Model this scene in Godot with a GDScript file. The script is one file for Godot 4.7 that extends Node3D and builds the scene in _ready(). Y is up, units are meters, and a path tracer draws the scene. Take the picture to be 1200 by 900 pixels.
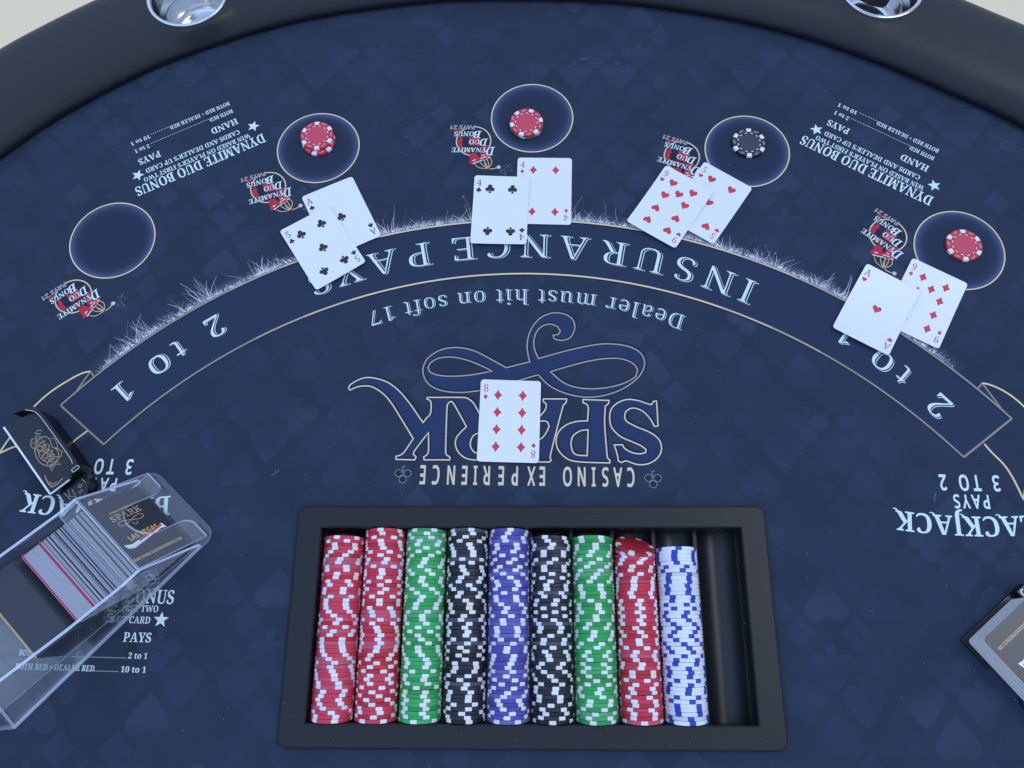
extends Node3D
# A blackjack table under open shade, seen from the dealer's side. Plan measures are in millimetres on the felt:
# x to the right, z towards the dealer, origin at the common centre of the printed arcs.

const TOP := 0.76          # height of the felt
const MM := 0.001
var M := {}
var taken := {}
var serif: SystemFont
var serif_bold: SystemFont
var sans: SystemFont
var sans_bold: SystemFont
var glyphs := {}
var rng := RandomNumberGenerator.new()


func _ready() -> void:
	rng.seed = 7
	# ---- camera, sky, sun, exposure
	var cam := Camera3D.new()
	cam.name = "camera"
	cam.fov = 51.2186
	cam.near = 0.05
	cam.far = 80.0
	add_child(cam)
	cam.transform = Transform3D(Basis(Vector3(0.999380, -0.024708, -0.025095), Vector3(-0.015343, 0.335931, -0.941762), Vector3(0.031699, 0.941562, 0.335344)), Vector3(0.01343, 1.55827, -0.12337))
	var sky_mat := ProceduralSkyMaterial.new()
	sky_mat.sky_top_color = Color(0.70, 0.82, 1.0)
	sky_mat.sky_horizon_color = Color(0.52, 0.57, 0.69)
	sky_mat.sky_curve = 0.45
	sky_mat.sky_energy_multiplier = 1.25
	sky_mat.ground_bottom_color = Color(0.55, 0.53, 0.48)
	sky_mat.ground_horizon_color = Color(0.46, 0.47, 0.50)
	sky_mat.sun_angle_max = 1.0
	var sky := Sky.new()
	sky.sky_material = sky_mat
	var env := Environment.new()
	env.background_mode = Environment.BG_SKY
	env.sky = sky
	env.tonemap_mode = Environment.TONE_MAPPER_LINEAR
	env.tonemap_exposure = 0.88
	env.sdfgi_enabled = true
	env.ssao_enabled = true
	env.ssil_enabled = true
	var world := WorldEnvironment.new()
	world.name = "world_environment"
	world.environment = env
	add_child(world)
	var sun := DirectionalLight3D.new()
	sun.name = "sun"
	sun.light_energy = 0.30
	sun.light_color = Color(0.91, 0.94, 1.0)
	sun.light_angular_distance = 26.0
	sun.shadow_enabled = true
	add_child(sun)
	sun.look_at_from_position(Vector3(0.62, 1.15, -0.22), Vector3.ZERO, Vector3.UP)

	serif = font("Droid Serif", 400)
	serif_bold = font("Droid Serif", 700)
	sans = font("Droid Sans", 400)
	sans_bold = font("Droid Sans", 700)
	materials()
	ground()
	table()
	tray()
	tray_chips()
	loose_chips()
	cards()
	shoe()
	card_box()
	card_deck()


# ------------------------------------------------------------------ naming

func numbered(called: String, parent: Node) -> String:
	var key := str(parent.get_instance_id()) + called
	taken[key] = taken.get(key, -1) + 1
	return called if taken[key] == 0 else "%s_%03d" % [called, taken[key]]


func thing(called: String, label: String, category: String, at := Vector3.ZERO, group := "") -> Node3D:
	var o := Node3D.new()
	o.name = numbered(called, self)
	add_child(o, true)
	o.position = at
	tag(o, label, category, group)
	return o


func tag(o: Node, label: String, category: String, group := "") -> void:
	o.set_meta("label", label)
	o.set_meta("category", category)
	if group:
		o.set_meta("group", group)


func part(called: String, mesh: Mesh, parent: Node, at := Transform3D.IDENTITY) -> MeshInstance3D:
	var o := MeshInstance3D.new()
	o.name = numbered(called, parent)
	o.mesh = mesh
	parent.add_child(o, true)
	o.transform = at
	return o


# ------------------------------------------------------------------ materials

func font(called: String, weight: int) -> SystemFont:
	var f := SystemFont.new()
	f.font_names = PackedStringArray([called])
	f.font_weight = weight
	f.hinting = TextServer.HINTING_NONE
	return f


func mat(called: String, r: float, g: float, b: float, rough := 0.85, spec := 0.5) -> StandardMaterial3D:
	var m := StandardMaterial3D.new()
	m.resource_name = called
	m.albedo_color = Color(r, g, b).linear_to_srgb()
	m.roughness = rough
	m.metallic_specular = spec
	M[called] = m
	return m


func noise(freq: float, octaves := 3, seed_ := 1) -> FastNoiseLite:
	var n := FastNoiseLite.new()
	n.seed = seed_
	n.frequency = freq
	n.fractal_octaves = octaves
	return n


func bump(m: StandardMaterial3D, freq: float, depth_cm: float, scale: float) -> void:
	var t := NoiseTexture2D.new()
	t.width = 256
	t.height = 256
	t.seamless = true
	t.noise = noise(freq)
	m.heightmap_enabled = true
	m.heightmap_texture = t
	m.heightmap_scale = depth_cm
	m.uv1_triplanar = true
	m.uv1_scale = Vector3.ONE * scale


func materials() -> void:
	mat("print_white", 0.70, 0.83, 0.80, 0.8, 0.3)
	mat("print_white_dim", 0.34, 0.40, 0.46, 0.8, 0.3)
	mat("print_cream", 0.76, 0.64, 0.46, 0.8, 0.3)
	mat("print_gold", 0.80, 0.63, 0.36, 0.8, 0.3)
	mat("print_bronze", 0.33, 0.27, 0.21, 0.8, 0.3)
	mat("print_bronze_mid", 0.46, 0.37, 0.26, 0.8, 0.3)
	mat("print_gold_mid", 0.63, 0.50, 0.31, 0.8, 0.3)
	mat("print_navy", 0.026, 0.040, 0.080, 0.85, 0.3)
	mat("print_blue", 0.027, 0.044, 0.108, 0.85, 0.3)
	mat("print_dark", 0.016, 0.026, 0.060, 0.85, 0.3)
	mat("print_shade", 0.021, 0.031, 0.056, 0.85, 0.3)
	mat("print_red", 0.55, 0.035, 0.06, 0.8, 0.3)
	mat("print_tan", 0.42, 0.37, 0.29, 0.8, 0.3)
	mat("print_grey", 0.36, 0.33, 0.32, 0.8, 0.3)
	mat("spark_bright", 0.92, 0.88, 0.88, 0.8, 0.3)
	mat("spark_mid", 0.42, 0.42, 0.50, 0.8, 0.3)
	mat("spark_dim", 0.115, 0.145, 0.245, 0.8, 0.3)
	var g := mat("print_glow", 1, 1, 1, 0.85, 0.3)
	g.vertex_color_use_as_albedo = true
	var vinyl := mat("black_vinyl", 0.010, 0.011, 0.014, 0.42, 0.47)
	bump(vinyl, 0.11, 0.013, 22.0)
	var plastic := mat("tray_plastic", 0.011, 0.012, 0.014, 0.38, 0.42)
	bump(plastic, 0.12, 0.004, 20.0)
	mat("tray_gloss", 0.010, 0.011, 0.014, 0.38, 0.5)
	mat("table_black", 0.02, 0.02, 0.022, 0.6)
	var steel := mat("steel", 0.72, 0.72, 0.72, 0.16)
	steel.metallic = 1.0
	mat("red_a", 0.60, 0.035, 0.065, 0.5, 0.4)
	mat("red_b", 0.64, 0.050, 0.095, 0.5, 0.4)
	mat("red_c", 0.50, 0.024, 0.038, 0.5, 0.4)
	mat("red_inlay", 0.62, 0.070, 0.115, 0.45, 0.4)
	mat("green_a", 0.035, 0.37, 0.085, 0.5, 0.4)
	mat("green_b", 0.05, 0.42, 0.12, 0.5, 0.4)
	mat("green_c", 0.03, 0.30, 0.10, 0.5, 0.4)
	mat("black_a", 0.012, 0.014, 0.020, 0.45, 0.5)
	mat("black_b", 0.018, 0.021, 0.032, 0.45, 0.5)
	mat("black_c", 0.009, 0.010, 0.014, 0.45, 0.5)
	mat("black_inlay", 0.045, 0.052, 0.075, 0.45, 0.4)
	mat("purple_a", 0.092, 0.078, 0.36, 0.5, 0.4)
	mat("purple_b", 0.12, 0.10, 0.40, 0.5, 0.4)
	mat("purple_c", 0.078, 0.060, 0.30, 0.5, 0.4)
	mat("white_a", 0.82, 0.83, 0.86, 0.5, 0.4)
	mat("white_b", 0.78, 0.79, 0.80, 0.5, 0.4)
	mat("white_c", 0.74, 0.77, 0.84, 0.5, 0.4)
	mat("chip_white", 0.82, 0.84, 0.84, 0.5, 0.4)
	mat("chip_bluish", 0.72, 0.76, 0.88, 0.5, 0.4)
	mat("chip_ivory", 0.80, 0.77, 0.68, 0.5, 0.4)
	mat("chip_blue", 0.040, 0.065, 0.44, 0.5, 0.4)
	mat("card_white", 0.82, 0.83, 0.84, 0.30, 0.5)
	mat("shoe_paper", 0.40, 0.43, 0.50, 0.7, 0.4)
	mat("card_edge", 0.66, 0.66, 0.66, 0.8, 0.3)
	mat("deck_edge", 0.90, 0.86, 0.82, 0.85, 0.3)
	mat("card_black", 0.014, 0.017, 0.026, 0.26, 0.5)
	mat("wedge_black", 0.030, 0.036, 0.050, 0.34, 0.5)
	mat("pip_red", 0.66, 0.05, 0.075, 0.45, 0.4)
	mat("pip_black", 0.030, 0.030, 0.032, 0.45, 0.4)
	mat("index_blue", 0.05, 0.04, 0.16, 0.45, 0.4)
	mat("cut_red", 0.62, 0.02, 0.07, 0.35)
	mat("foil_gold", 0.62, 0.45, 0.28, 0.35)
	mat("box_black", 0.004, 0.005, 0.007, 0.35, 0.5)
	mat("box_face", 0.010, 0.015, 0.024, 0.22, 0.45)
	mat("logo_yellow", 0.80, 0.50, 0.06, 0.6)
	var ac := mat("acrylic", 0.97, 0.98, 1.0, 0.02, 0.56)
	ac.transparency = BaseMaterial3D.TRANSPARENCY_ALPHA
	ac.albedo_color.a = 0.012
	ac.cull_mode = BaseMaterial3D.CULL_DISABLED
	var ae := mat("acrylic_edge", 0.74, 0.85, 1.0, 0.35)
	ae.transparency = BaseMaterial3D.TRANSPARENCY_ALPHA
	ae.albedo_color.a = 0.68
	var con := mat("concrete", 1, 1, 1, 0.95, 0.3)
	var t := NoiseTexture2D.new()
	t.width = 1024
	t.height = 1024
	t.seamless = true
	t.noise = noise(0.012, 6, 4)
	var ramp := Gradient.new()
	ramp.set_color(0, Color(0.84, 0.66, 0.44).linear_to_srgb())
	ramp.set_color(1, Color(0.96, 0.79, 0.53).linear_to_srgb())
	t.color_ramp = ramp
	con.albedo_texture = t
	con.uv1_scale = Vector3(22, 22, 1)
	var felt := mat("felt", 1, 1, 1, 0.70, 0.20)
	felt.albedo_texture = felt_texture()
	felt.rim_enabled = true
	felt.rim = 0.03
	var ft := NoiseTexture2D.new()
	ft.width = 512
	ft.height = 512
	ft.seamless = true
	ft.noise = noise(0.25, 2, 9)
	felt.heightmap_enabled = true
	felt.heightmap_texture = ft
	felt.heightmap_scale = 0.012


# Printed damask: rows of suits a little paler than the navy ground, more worn in some places than in others.
func felt_texture() -> ImageTexture:
	var size := 1024
	var img := Image.create(size, size, false, Image.FORMAT_RGB8)
	var amount := PackedFloat32Array()
	amount.resize(size * size)
	var cols := 10
	var rows := 16
	var cw := float(size) / cols
	var ch := float(size) / rows
	for row in rows:
		for col in cols:
			var suit: int = [0, 1, 2, 3][row % 4]
			var cx := (col + (0.5 if row % 2 else 0.0)) * cw
			var cy := (row + 0.5) * ch
			var s := cw * (0.45 if suit != 2 else 0.40)
			var strength := rng.randf_range(0.25, 1.0) * (1.0 if rng.randf() > 0.15 else 0.35)
			for py in range(int(cy - s * 1.25), int(cy + s * 1.25)):
				for px in range(int(cx - s * 1.2), int(cx + s * 1.2)):
					var d := suit_distance(suit, (px - cx) / s, (py - cy) / s)
					if d < 0.04:
						var i := posmod(py, size) * size + posmod(px, size)
						amount[i] = maxf(amount[i], strength * clampf((0.04 - d) / 0.09, 0.0, 1.0))
	var mask := noise(0.006, 2, 21)
	var fine := noise(0.35, 2, 5)
	var base := Vector3(0.0285, 0.0412, 0.0700)
	var pale := Vector3(0.0390, 0.0540, 0.0940)
	for y in size:
		for x in size:
			var w: float = amount[y * size + x] * clampf(0.66 + 0.8 * mask.get_noise_2d(x, y), 0.0, 1.0)
			var c := base.lerp(pale, w) * (1.0 + 0.10 * fine.get_noise_2d(x, y) + 0.12 * mask.get_noise_2d(x + 900, y))
			img.set_pixel(x, y, Color(c.x, c.y, c.z).linear_to_srgb())
	return ImageTexture.create_from_image(img)


func suit_distance(suit: int, x: float, y: float) -> float:   # below zero inside; 0 spade, 1 heart, 2 diamond, 3 club
	x = absf(x)
	match suit:
		2:
			return pow(x / 0.8, 0.86) + pow(absf(y), 0.86) - 1.0
		3:
			var d := minf(Vector2(x, y - 0.52).length() - 0.42, Vector2(x - 0.5, y + 0.12).length() - 0.42)
			return minf(d, maxf(x - 0.10 - 0.22 * maxf(0.0, -y - 0.4), maxf(-y - 0.95, y)))
		0:
			var d0 := heart(x, -y + 0.1)
			return minf(d0, maxf(x - 0.09 - 0.25 * maxf(0.0, -y - 0.5), maxf(-y - 0.98, y)))
	return heart(x, y)


func heart(x: float, y: float) -> float:
	if y > 0.2:
		return Vector2(x - 0.42, y - 0.35).length() - 0.46
	var w := 0.87 * pow(clampf((y + 0.95) / 1.2, 0.0, 1.0), 0.78)
	return x - w


# ------------------------------------------------------------------ mesh building

class Build:
	var tools := {}
	var order := []

	func st(m: Material) -> SurfaceTool:
		if not tools.has(m):
			var s := SurfaceTool.new()
			s.begin(Mesh.PRIMITIVE_TRIANGLES)
			s.set_material(m)
			tools[m] = s
			order.append(m)
		return tools[m]

	# a triangle given counter-clockwise as seen from its front; stored clockwise as Godot wants
	func tri(m: Material, a: Vector3, b: Vector3, c: Vector3, n := Vector3.ZERO, col := Color.WHITE) -> void:
		var s := st(m)
		var nn := n if n != Vector3.ZERO else (b - a).cross(c - a).normalized()
		for p: Vector3 in [a, c, b]:
			s.set_color(col)
			s.set_normal(nn)
			s.set_uv(Vector2(p.x, p.z))
			s.add_vertex(p)

	func tri_n(m: Material, ps: Array, ns: Array, cols: Array = []) -> void:
		var s := st(m)
		for k: int in [0, 2, 1]:
			var p: Vector3 = ps[k]
			s.set_color(cols[k] if cols.size() else Color.WHITE)
			s.set_normal(ns[k])
			s.set_uv(Vector2(p.x, p.z))
			s.add_vertex(p)

	func quad(m: Material, a: Vector3, b: Vector3, c: Vector3, d: Vector3, n := Vector3.ZERO) -> void:
		tri(m, a, b, c, n)
		tri(m, a, c, d, n)

	func quad_n(m: Material, p: Array, n: Array) -> void:
		tri_n(m, [p[0], p[1], p[2]], [n[0], n[1], n[2]])
		tri_n(m, [p[0], p[2], p[3]], [n[0], n[2], n[3]])

	func mesh() -> ArrayMesh:
		var out := ArrayMesh.new()
		for m: Material in order:
			tools[m].commit(out)
		return out


# Fills closed outlines (nonzero winding, so holes run the other way) with trapezoids; returns triangles.
func fill(polys: Array, even_odd := false) -> PackedVector2Array:
	var edges := []
	var ys := PackedFloat32Array()
	for p: PackedVector2Array in polys:
		for i in p.size():
			var a := p[i]
			var b := p[(i + 1) % p.size()]
			ys.append(a.y)
			if absf(a.y - b.y) < 1e-7:
				continue
			edges.append([a, b, 1] if a.y < b.y else [b, a, -1])
	ys.sort()
	edges.sort_custom(func(e, f): return e[0].y < f[0].y)
	var out := PackedVector2Array()
	var active := []
	var next := 0
	for k in ys.size() - 1:
		var y0 := ys[k]
		var y1 := ys[k + 1]
		if y1 - y0 < 1e-6:
			continue
		var ym := (y0 + y1) * 0.5
		while next < edges.size() and edges[next][0].y < ym:
			active.append(edges[next])
			next += 1
		var keep := []
		var cuts := []
		for e: Array in active:
			if e[1].y > ym:
				keep.append(e)
				var a: Vector2 = e[0]
				var b: Vector2 = e[1]
				var s := (b.x - a.x) / (b.y - a.y)
				cuts.append([a.x + s * (ym - a.y), a.x + s * (y0 - a.y), a.x + s * (y1 - a.y), e[2]])
		active = keep
		cuts.sort_custom(func(c, d): return c[0] < d[0])
		var w := 0
		for i in cuts.size() - 1:
			w += cuts[i][3]
			if (i % 2 == 0) if even_odd else (w != 0):
				var l: Array = cuts[i]
				var r: Array = cuts[i + 1]
				out.append_array([Vector2(l[1], y0), Vector2(r[1], y0), Vector2(r[2], y1), Vector2(l[1], y0), Vector2(r[2], y1), Vector2(l[2], y1)])
	return out


func lay(b: Build, m: Material, tris: PackedVector2Array, y: float, where := Transform2D.IDENTITY) -> void:
	for i in range(0, tris.size(), 3):
		var p := where * tris[i]
		var q := where * tris[i + 1]
		var r := where * tris[i + 2]
		var area := (q - p).cross(r - p)
		if absf(area) < 1e-12:
			continue
		if area > 0.0:     # x right, z down: clockwise from above in (x, z)
			var h := q
			q = r
			r = h
		b.tri(m, Vector3(p.x, y, p.y), Vector3(q.x, y, q.y), Vector3(r.x, y, r.y), Vector3.UP)


func pts(a: Array, k := MM) -> PackedVector2Array:
	var out := PackedVector2Array()
	for i in range(0, a.size(), 2):
		out.append(Vector2(a[i], a[i + 1]) * k)
	return out


func oriented(p: PackedVector2Array, clockwise: bool) -> PackedVector2Array:
	if Geometry2D.is_polygon_clockwise(p) != clockwise:
		p.reverse()
	return p


# Rounds a traced outline with Catmull-Rom spans, leaving corners sharper than limit degrees.
func smoothed(p: PackedVector2Array, closed := true, limit := 42.0, steps := 4) -> PackedVector2Array:
	var n := p.size()
	var out := PackedVector2Array()
	var corner := []
	for i in n:
		if not closed and (i == 0 or i == n - 1):
			corner.append(true)
			continue
		var u := (p[i] - p[posmod(i - 1, n)]).normalized()
		var v := (p[(i + 1) % n] - p[i]).normalized()
		corner.append(rad_to_deg(absf(u.angle_to(v))) > limit)
	for i in (n if closed else n - 1):
		var a := p[i]
		var b := p[(i + 1) % n]
		var before := a - (b - a) if corner[i] else p[posmod(i - 1, n)]
		var after := b + (b - a) if corner[(i + 1) % n] else p[(i + 2) % n]
		var len := a.distance_to(b)
		before = a + (before - a).limit_length(len * 1.6)
		after = b + (after - b).limit_length(len * 1.6)
		for k in steps:
			out.append(a.cubic_interpolate(b, before, after, float(k) / steps))
	if not closed:
		out.append(p[n - 1])
	return out


# A printed line of even width along a path.
func line(b: Build, m: Material, p: PackedVector2Array, width: float, y: float, closed := false, taper := 1.0) -> void:
	var n := p.size()
	var l := []
	var r := []
	for i in n:
		var u := Vector2.ZERO
		var v := Vector2.ZERO
		if closed or i > 0:
			u = (p[i] - p[posmod(i - 1, n)]).normalized()
		if closed or i < n - 1:
			v = (p[(i + 1) % n] - p[i]).normalized()
		if u == Vector2.ZERO:
			u = v
		if v == Vector2.ZERO:
			v = u
		var t := (u + v).normalized() if (u + v).length() > 0.2 else u
		var nrm := Vector2(-t.y, t.x)
		var grow := minf(1.6, 1.0 / maxf(0.4, nrm.dot(Vector2(-u.y, u.x))))
		var w := width * 0.5 * grow * lerpf(1.0, taper, float(i) / (n - 1))
		l.append(p[i] + nrm * w)
		r.append(p[i] - nrm * w)
	for i in (n if closed else n - 1):
		var j := (i + 1) % n
		lay(b, m, PackedVector2Array([l[i], r[i], r[j], l[i], r[j], l[j]]), y)


func circle(c: Vector2, r: float, n := 64) -> PackedVector2Array:
	var p := PackedVector2Array()
	for i in n:
		p.append(c + Vector2.from_angle(TAU * i / n) * r)
	return p


func disc_of(b: Build, m: Material, c: Vector2, r0: float, r1: float, y: float, n := 48) -> void:
	for i in n:
		var u := Vector2.from_angle(TAU * i / n)
		var v := Vector2.from_angle(TAU * (i + 1) / n)
		if r0 > 0.0:
			lay(b, m, PackedVector2Array([c + u * r0, c + u * r1, c + v * r1, c + u * r0, c + v * r1, c + v * r0]), y)
		else:
			lay(b, m, PackedVector2Array([c, c + u * r1, c + v * r1]), y)


# ------------------------------------------------------------------ lettering

# [triangles in ems with y upwards, advance in ems] of one letter
func glyph(f: Font, ch: String, weight := 0.0) -> Array:
	var key := "%d%s%.3f" % [f.get_instance_id(), ch, weight]
	if glyphs.has(key):
		return glyphs[key]
	var ts := TextServerManager.get_primary_interface()
	var rid: RID = f.get_rids()[0]
	var size := 256
	var gi: int = ts.font_get_glyph_index(rid, size, ch.unicode_at(0), 0)
	var c: Dictionary = ts.font_get_glyph_contours(rid, size, gi)
	var polys := []
	var start := 0
	for stop: int in c.get("contours", []):
		var raw := []
		for k in range(start, stop + 1):
			raw.append(c.points[k])
		start = stop + 1
		polys.append(outline(raw, size))
	var adv: float = ts.font_get_glyph_advance(rid, size, gi).x / size
	if weight != 0.0 and polys.size():
		var big := 0
		for i in polys.size():
			if absf(area_of(polys[i])) > absf(area_of(polys[big])):
				big = i
		var dir := signf(area_of(polys[big]))
		var out := []
		for p: PackedVector2Array in polys:
			var solid := signf(area_of(p)) == dir
			for q: PackedVector2Array in Geometry2D.offset_polygon(p, weight if solid else -weight):
				out.append(oriented(q, solid))
		polys = out
	glyphs[key] = [fill(polys), adv]
	return glyphs[key]


func area_of(p: PackedVector2Array) -> float:
	var s := 0.0
	for i in p.size():
		s += p[i].cross(p[(i + 1) % p.size()])
	return s * 0.5


func outline(raw: Array, size: int) -> PackedVector2Array:
	var out := PackedVector2Array()
	var n := raw.size()
	for k in n:
		var a: Vector3 = raw[k]
		var p := Vector2(a.x, -a.y) / size
		if int(a.z) == 1:
			out.append(p)
			continue
		var before: Vector3 = raw[posmod(k - 1, n)]
		var after: Vector3 = raw[(k + 1) % n]
		var p0 := Vector2(before.x, -before.y) / size
		var p2 := Vector2(after.x, -after.y) / size
		if int(before.z) != 1:
			p0 = (p0 + p) * 0.5
		if int(after.z) != 1:
			p2 = (p2 + p) * 0.5
		for t: float in [0.25, 0.5, 0.75, 1.0]:
			out.append(p0 * (1 - t) * (1 - t) + p * 2 * t * (1 - t) + p2 * t * t)
	return out


func width_of(f: Font, text: String) -> float:
	var w := 0.0
	for ch in text:
		w += glyph(f, ch)[1]
	return w


# Where a letter's em square lies: origin at its baseline, reading along dir (x, z), upright seen from above.
func frame(at: Vector2, dir: Vector2, em_x: float, em_y: float, slant := 0.0) -> Transform2D:
	var up := Vector2(dir.y, -dir.x)
	return Transform2D(dir * em_x, up * em_y + dir * em_x * slant, at)


# A straight line of text, cap millimetres tall, squeezed to width millimetres (0: its own width); with a narrow
# factor the letters are set that narrow and the rest of the width goes between them.
func text(b: Build, m: Material, f: Font, s: String, at: Vector2, dir: Vector2, cap: float, width := 0.0, y := 0.0003, slant := 0.0, shift := Vector2.ZERO, narrow := 0.0, weight := 0.0) -> void:
	var em := cap * MM / 0.714
	var squeeze := 1.0 if width <= 0.0 else width * MM / (width_of(f, s) * em)
	var gap := 0.0
	if narrow > 0.0:
		squeeze = narrow
		gap = (width * MM - width_of(f, s) * em * narrow) / (s.length() - 1)
	var x := 0.0
	for ch in s:
		var g := glyph(f, ch, weight)
		lay(b, m, g[0], y, frame(at + dir * x + shift, dir, em * squeeze, em, slant))
		x += g[1] * em * squeeze + gap


# Engraved letter: soft dark edge, a pale hairline to one side, a gap in the ground colour, the letter itself.
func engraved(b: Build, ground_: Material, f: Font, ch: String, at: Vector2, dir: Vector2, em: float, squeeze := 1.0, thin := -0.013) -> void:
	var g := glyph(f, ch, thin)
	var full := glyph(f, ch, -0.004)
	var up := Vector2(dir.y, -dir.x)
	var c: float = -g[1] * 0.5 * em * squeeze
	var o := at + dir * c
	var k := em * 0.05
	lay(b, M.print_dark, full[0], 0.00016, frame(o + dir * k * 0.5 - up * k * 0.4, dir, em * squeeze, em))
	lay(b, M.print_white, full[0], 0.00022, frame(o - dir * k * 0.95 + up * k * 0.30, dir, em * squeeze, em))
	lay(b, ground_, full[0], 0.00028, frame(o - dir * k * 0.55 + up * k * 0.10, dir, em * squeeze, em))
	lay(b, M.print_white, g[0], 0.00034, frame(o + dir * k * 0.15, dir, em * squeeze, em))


func polar(r: float, deg: float) -> Vector2:
	return Vector2(sin(deg_to_rad(deg)), -cos(deg_to_rad(deg))) * r


# ------------------------------------------------------------------ ground and table

func ground() -> void:
	var b := Build.new()
	b.quad(M.concrete, Vector3(-30, 0, 30), Vector3(30, 0, 30), Vector3(30, 0, -30), Vector3(-30, 0, -30), Vector3.UP)
	var o := part("ground", b.mesh(), self)
	o.set_meta("kind", "structure")
	o.set_meta("label", "pale sandy concrete ground below the black table rail")
	o.set_meta("category", "ground")


func rail_radius(deg: float) -> float:    # inner foot of the padded rail
	var known := [-90.0, 0.930, -43.0, 0.930, -37.0, 0.937, -30.0, 0.9405, -20.0, 0.9385, -10.0, 0.931, 0.0, 0.925, 10.0, 0.9255, 22.0, 0.9275, 32.0, 0.927, 38.0, 0.933, 90.0, 0.930]
	for i in range(0, known.size() - 2, 2):
		if deg <= known[i + 2]:
			var t: float = (deg - known[i]) / (known[i + 2] - known[i])
			return lerpf(known[i + 1], known[i + 3], smoothstep(0.0, 1.0, t) * 0.5 + t * 0.5)
	return 0.93


const TRAY_AT := Vector2(0.010, -0.166)
const TRAY_TURN := 0.0209
const EDGE_Z := 0.11      # the dealer's straight edge


func tray_point(x: float, z: float) -> Vector2:
	return TRAY_AT + Vector2(x * cos(TRAY_TURN) + z * sin(TRAY_TURN), -x * sin(TRAY_TURN) + z * cos(TRAY_TURN))


func felt_outline(extra: float) -> PackedVector2Array:
	var p := PackedVector2Array()
	for i in 97:
		var deg := -96.0 + 2.0 * i
		p.append(polar(rail_radius(clampf(deg, -90, 90)) + extra, deg))
	for i in p.size():
		p[i].y = minf(p[i].y, EDGE_Z)
	return p


func table() -> void:
	var t := thing("blackjack_table", "half-moon blackjack table with navy printed felt and black padded rail", "table", Vector3(0, 0, 0))
	# felt, with the cut-out for the chip tray
	var hole := PackedVector2Array([tray_point(-0.2295, -0.109), tray_point(0.2295, -0.109), tray_point(0.2295, 0.109), tray_point(-0.2295, 0.109)])
	var b := Build.new()
	lay_uv(b, M.felt, fill([felt_outline(0.02), hole], true), 0.0, Vector2(0.53, 0.472))
	var top := part("felt_top", b.mesh(), t, Transform3D(Basis.IDENTITY, Vector3(0, TOP, 0)))
	# the board under the felt
	b = Build.new()
	var board := oriented(felt_outline(0.12), true)
	var wells := [board, hole]
	for c: Array in CUPS:
		wells.append(circle(polar(c[1], c[0]), 0.046, 40))
	var tr := fill(wells, true)
	for i in range(0, tr.size(), 3):
		var q := [tr[i], tr[i + 1], tr[i + 2]]
		for h: float in [-0.004, -0.045]:
			lay(b, M.table_black, PackedVector2Array(q), h)
	for ring: PackedVector2Array in [board, hole]:
		for i in ring.size():
			var p := ring[i]
			var q2 := ring[(i + 1) % ring.size()]
			b.quad(M.table_black, Vector3(p.x, -0.045, p.y), Vector3(q2.x, -0.045, q2.y), Vector3(q2.x, -0.004, q2.y), Vector3(p.x, -0.004, p.y))
	part("table_board", b.mesh(), t, Transform3D(Basis.IDENTITY, Vector3(0, TOP, 0)))
	rail(t)
	for at: Vector2 in [Vector2(-0.72, -0.05), Vector2(0.72, -0.05), Vector2(-0.52, -0.66), Vector2(0.52, -0.66)]:
		var leg := CylinderMesh.new()
		leg.top_radius = 0.028
		leg.bottom_radius = 0.022
		leg.height = TOP - 0.045
		leg.radial_segments = 24
		leg.material = M.table_black
		part("leg", leg, t, Transform3D(Basis.IDENTITY, Vector3(at.x, (TOP - 0.045) * 0.5, at.y)))
	for c: Array in CUPS:
		cup_holder(t, polar(c[1], c[0]))
	print_betting(top)
	print_banner(top)
	print_sparks(top)
	print_logo(top)
	print_panels(top)
	print_badges(top)
	print_scrolls(top)
	lint(top)


func lay_uv(b: Build, m: Material, tris: PackedVector2Array, y: float, tile: Vector2) -> void:
	var s := b.st(m)
	for i in range(0, tris.size(), 3):
		var p := [tris[i], tris[i + 1], tris[i + 2]]
		var area: float = (p[1] - p[0]).cross(p[2] - p[0])
		if absf(area) < 1e-12:
			continue
		for k: int in ([0, 1, 2] if area > 0 else [0, 2, 1]):
			s.set_normal(Vector3.UP)
			s.set_uv(Vector2(p[k].x / tile.x, p[k].y / tile.y))
			s.add_vertex(Vector3(p[k].x, y, p[k].y))


# cup wells cut through the rail's top
const CUPS := [[-25.4, 1.003], [24.8, 1.013], [-58.0, 0.998], [58.0, 0.998]]


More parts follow.
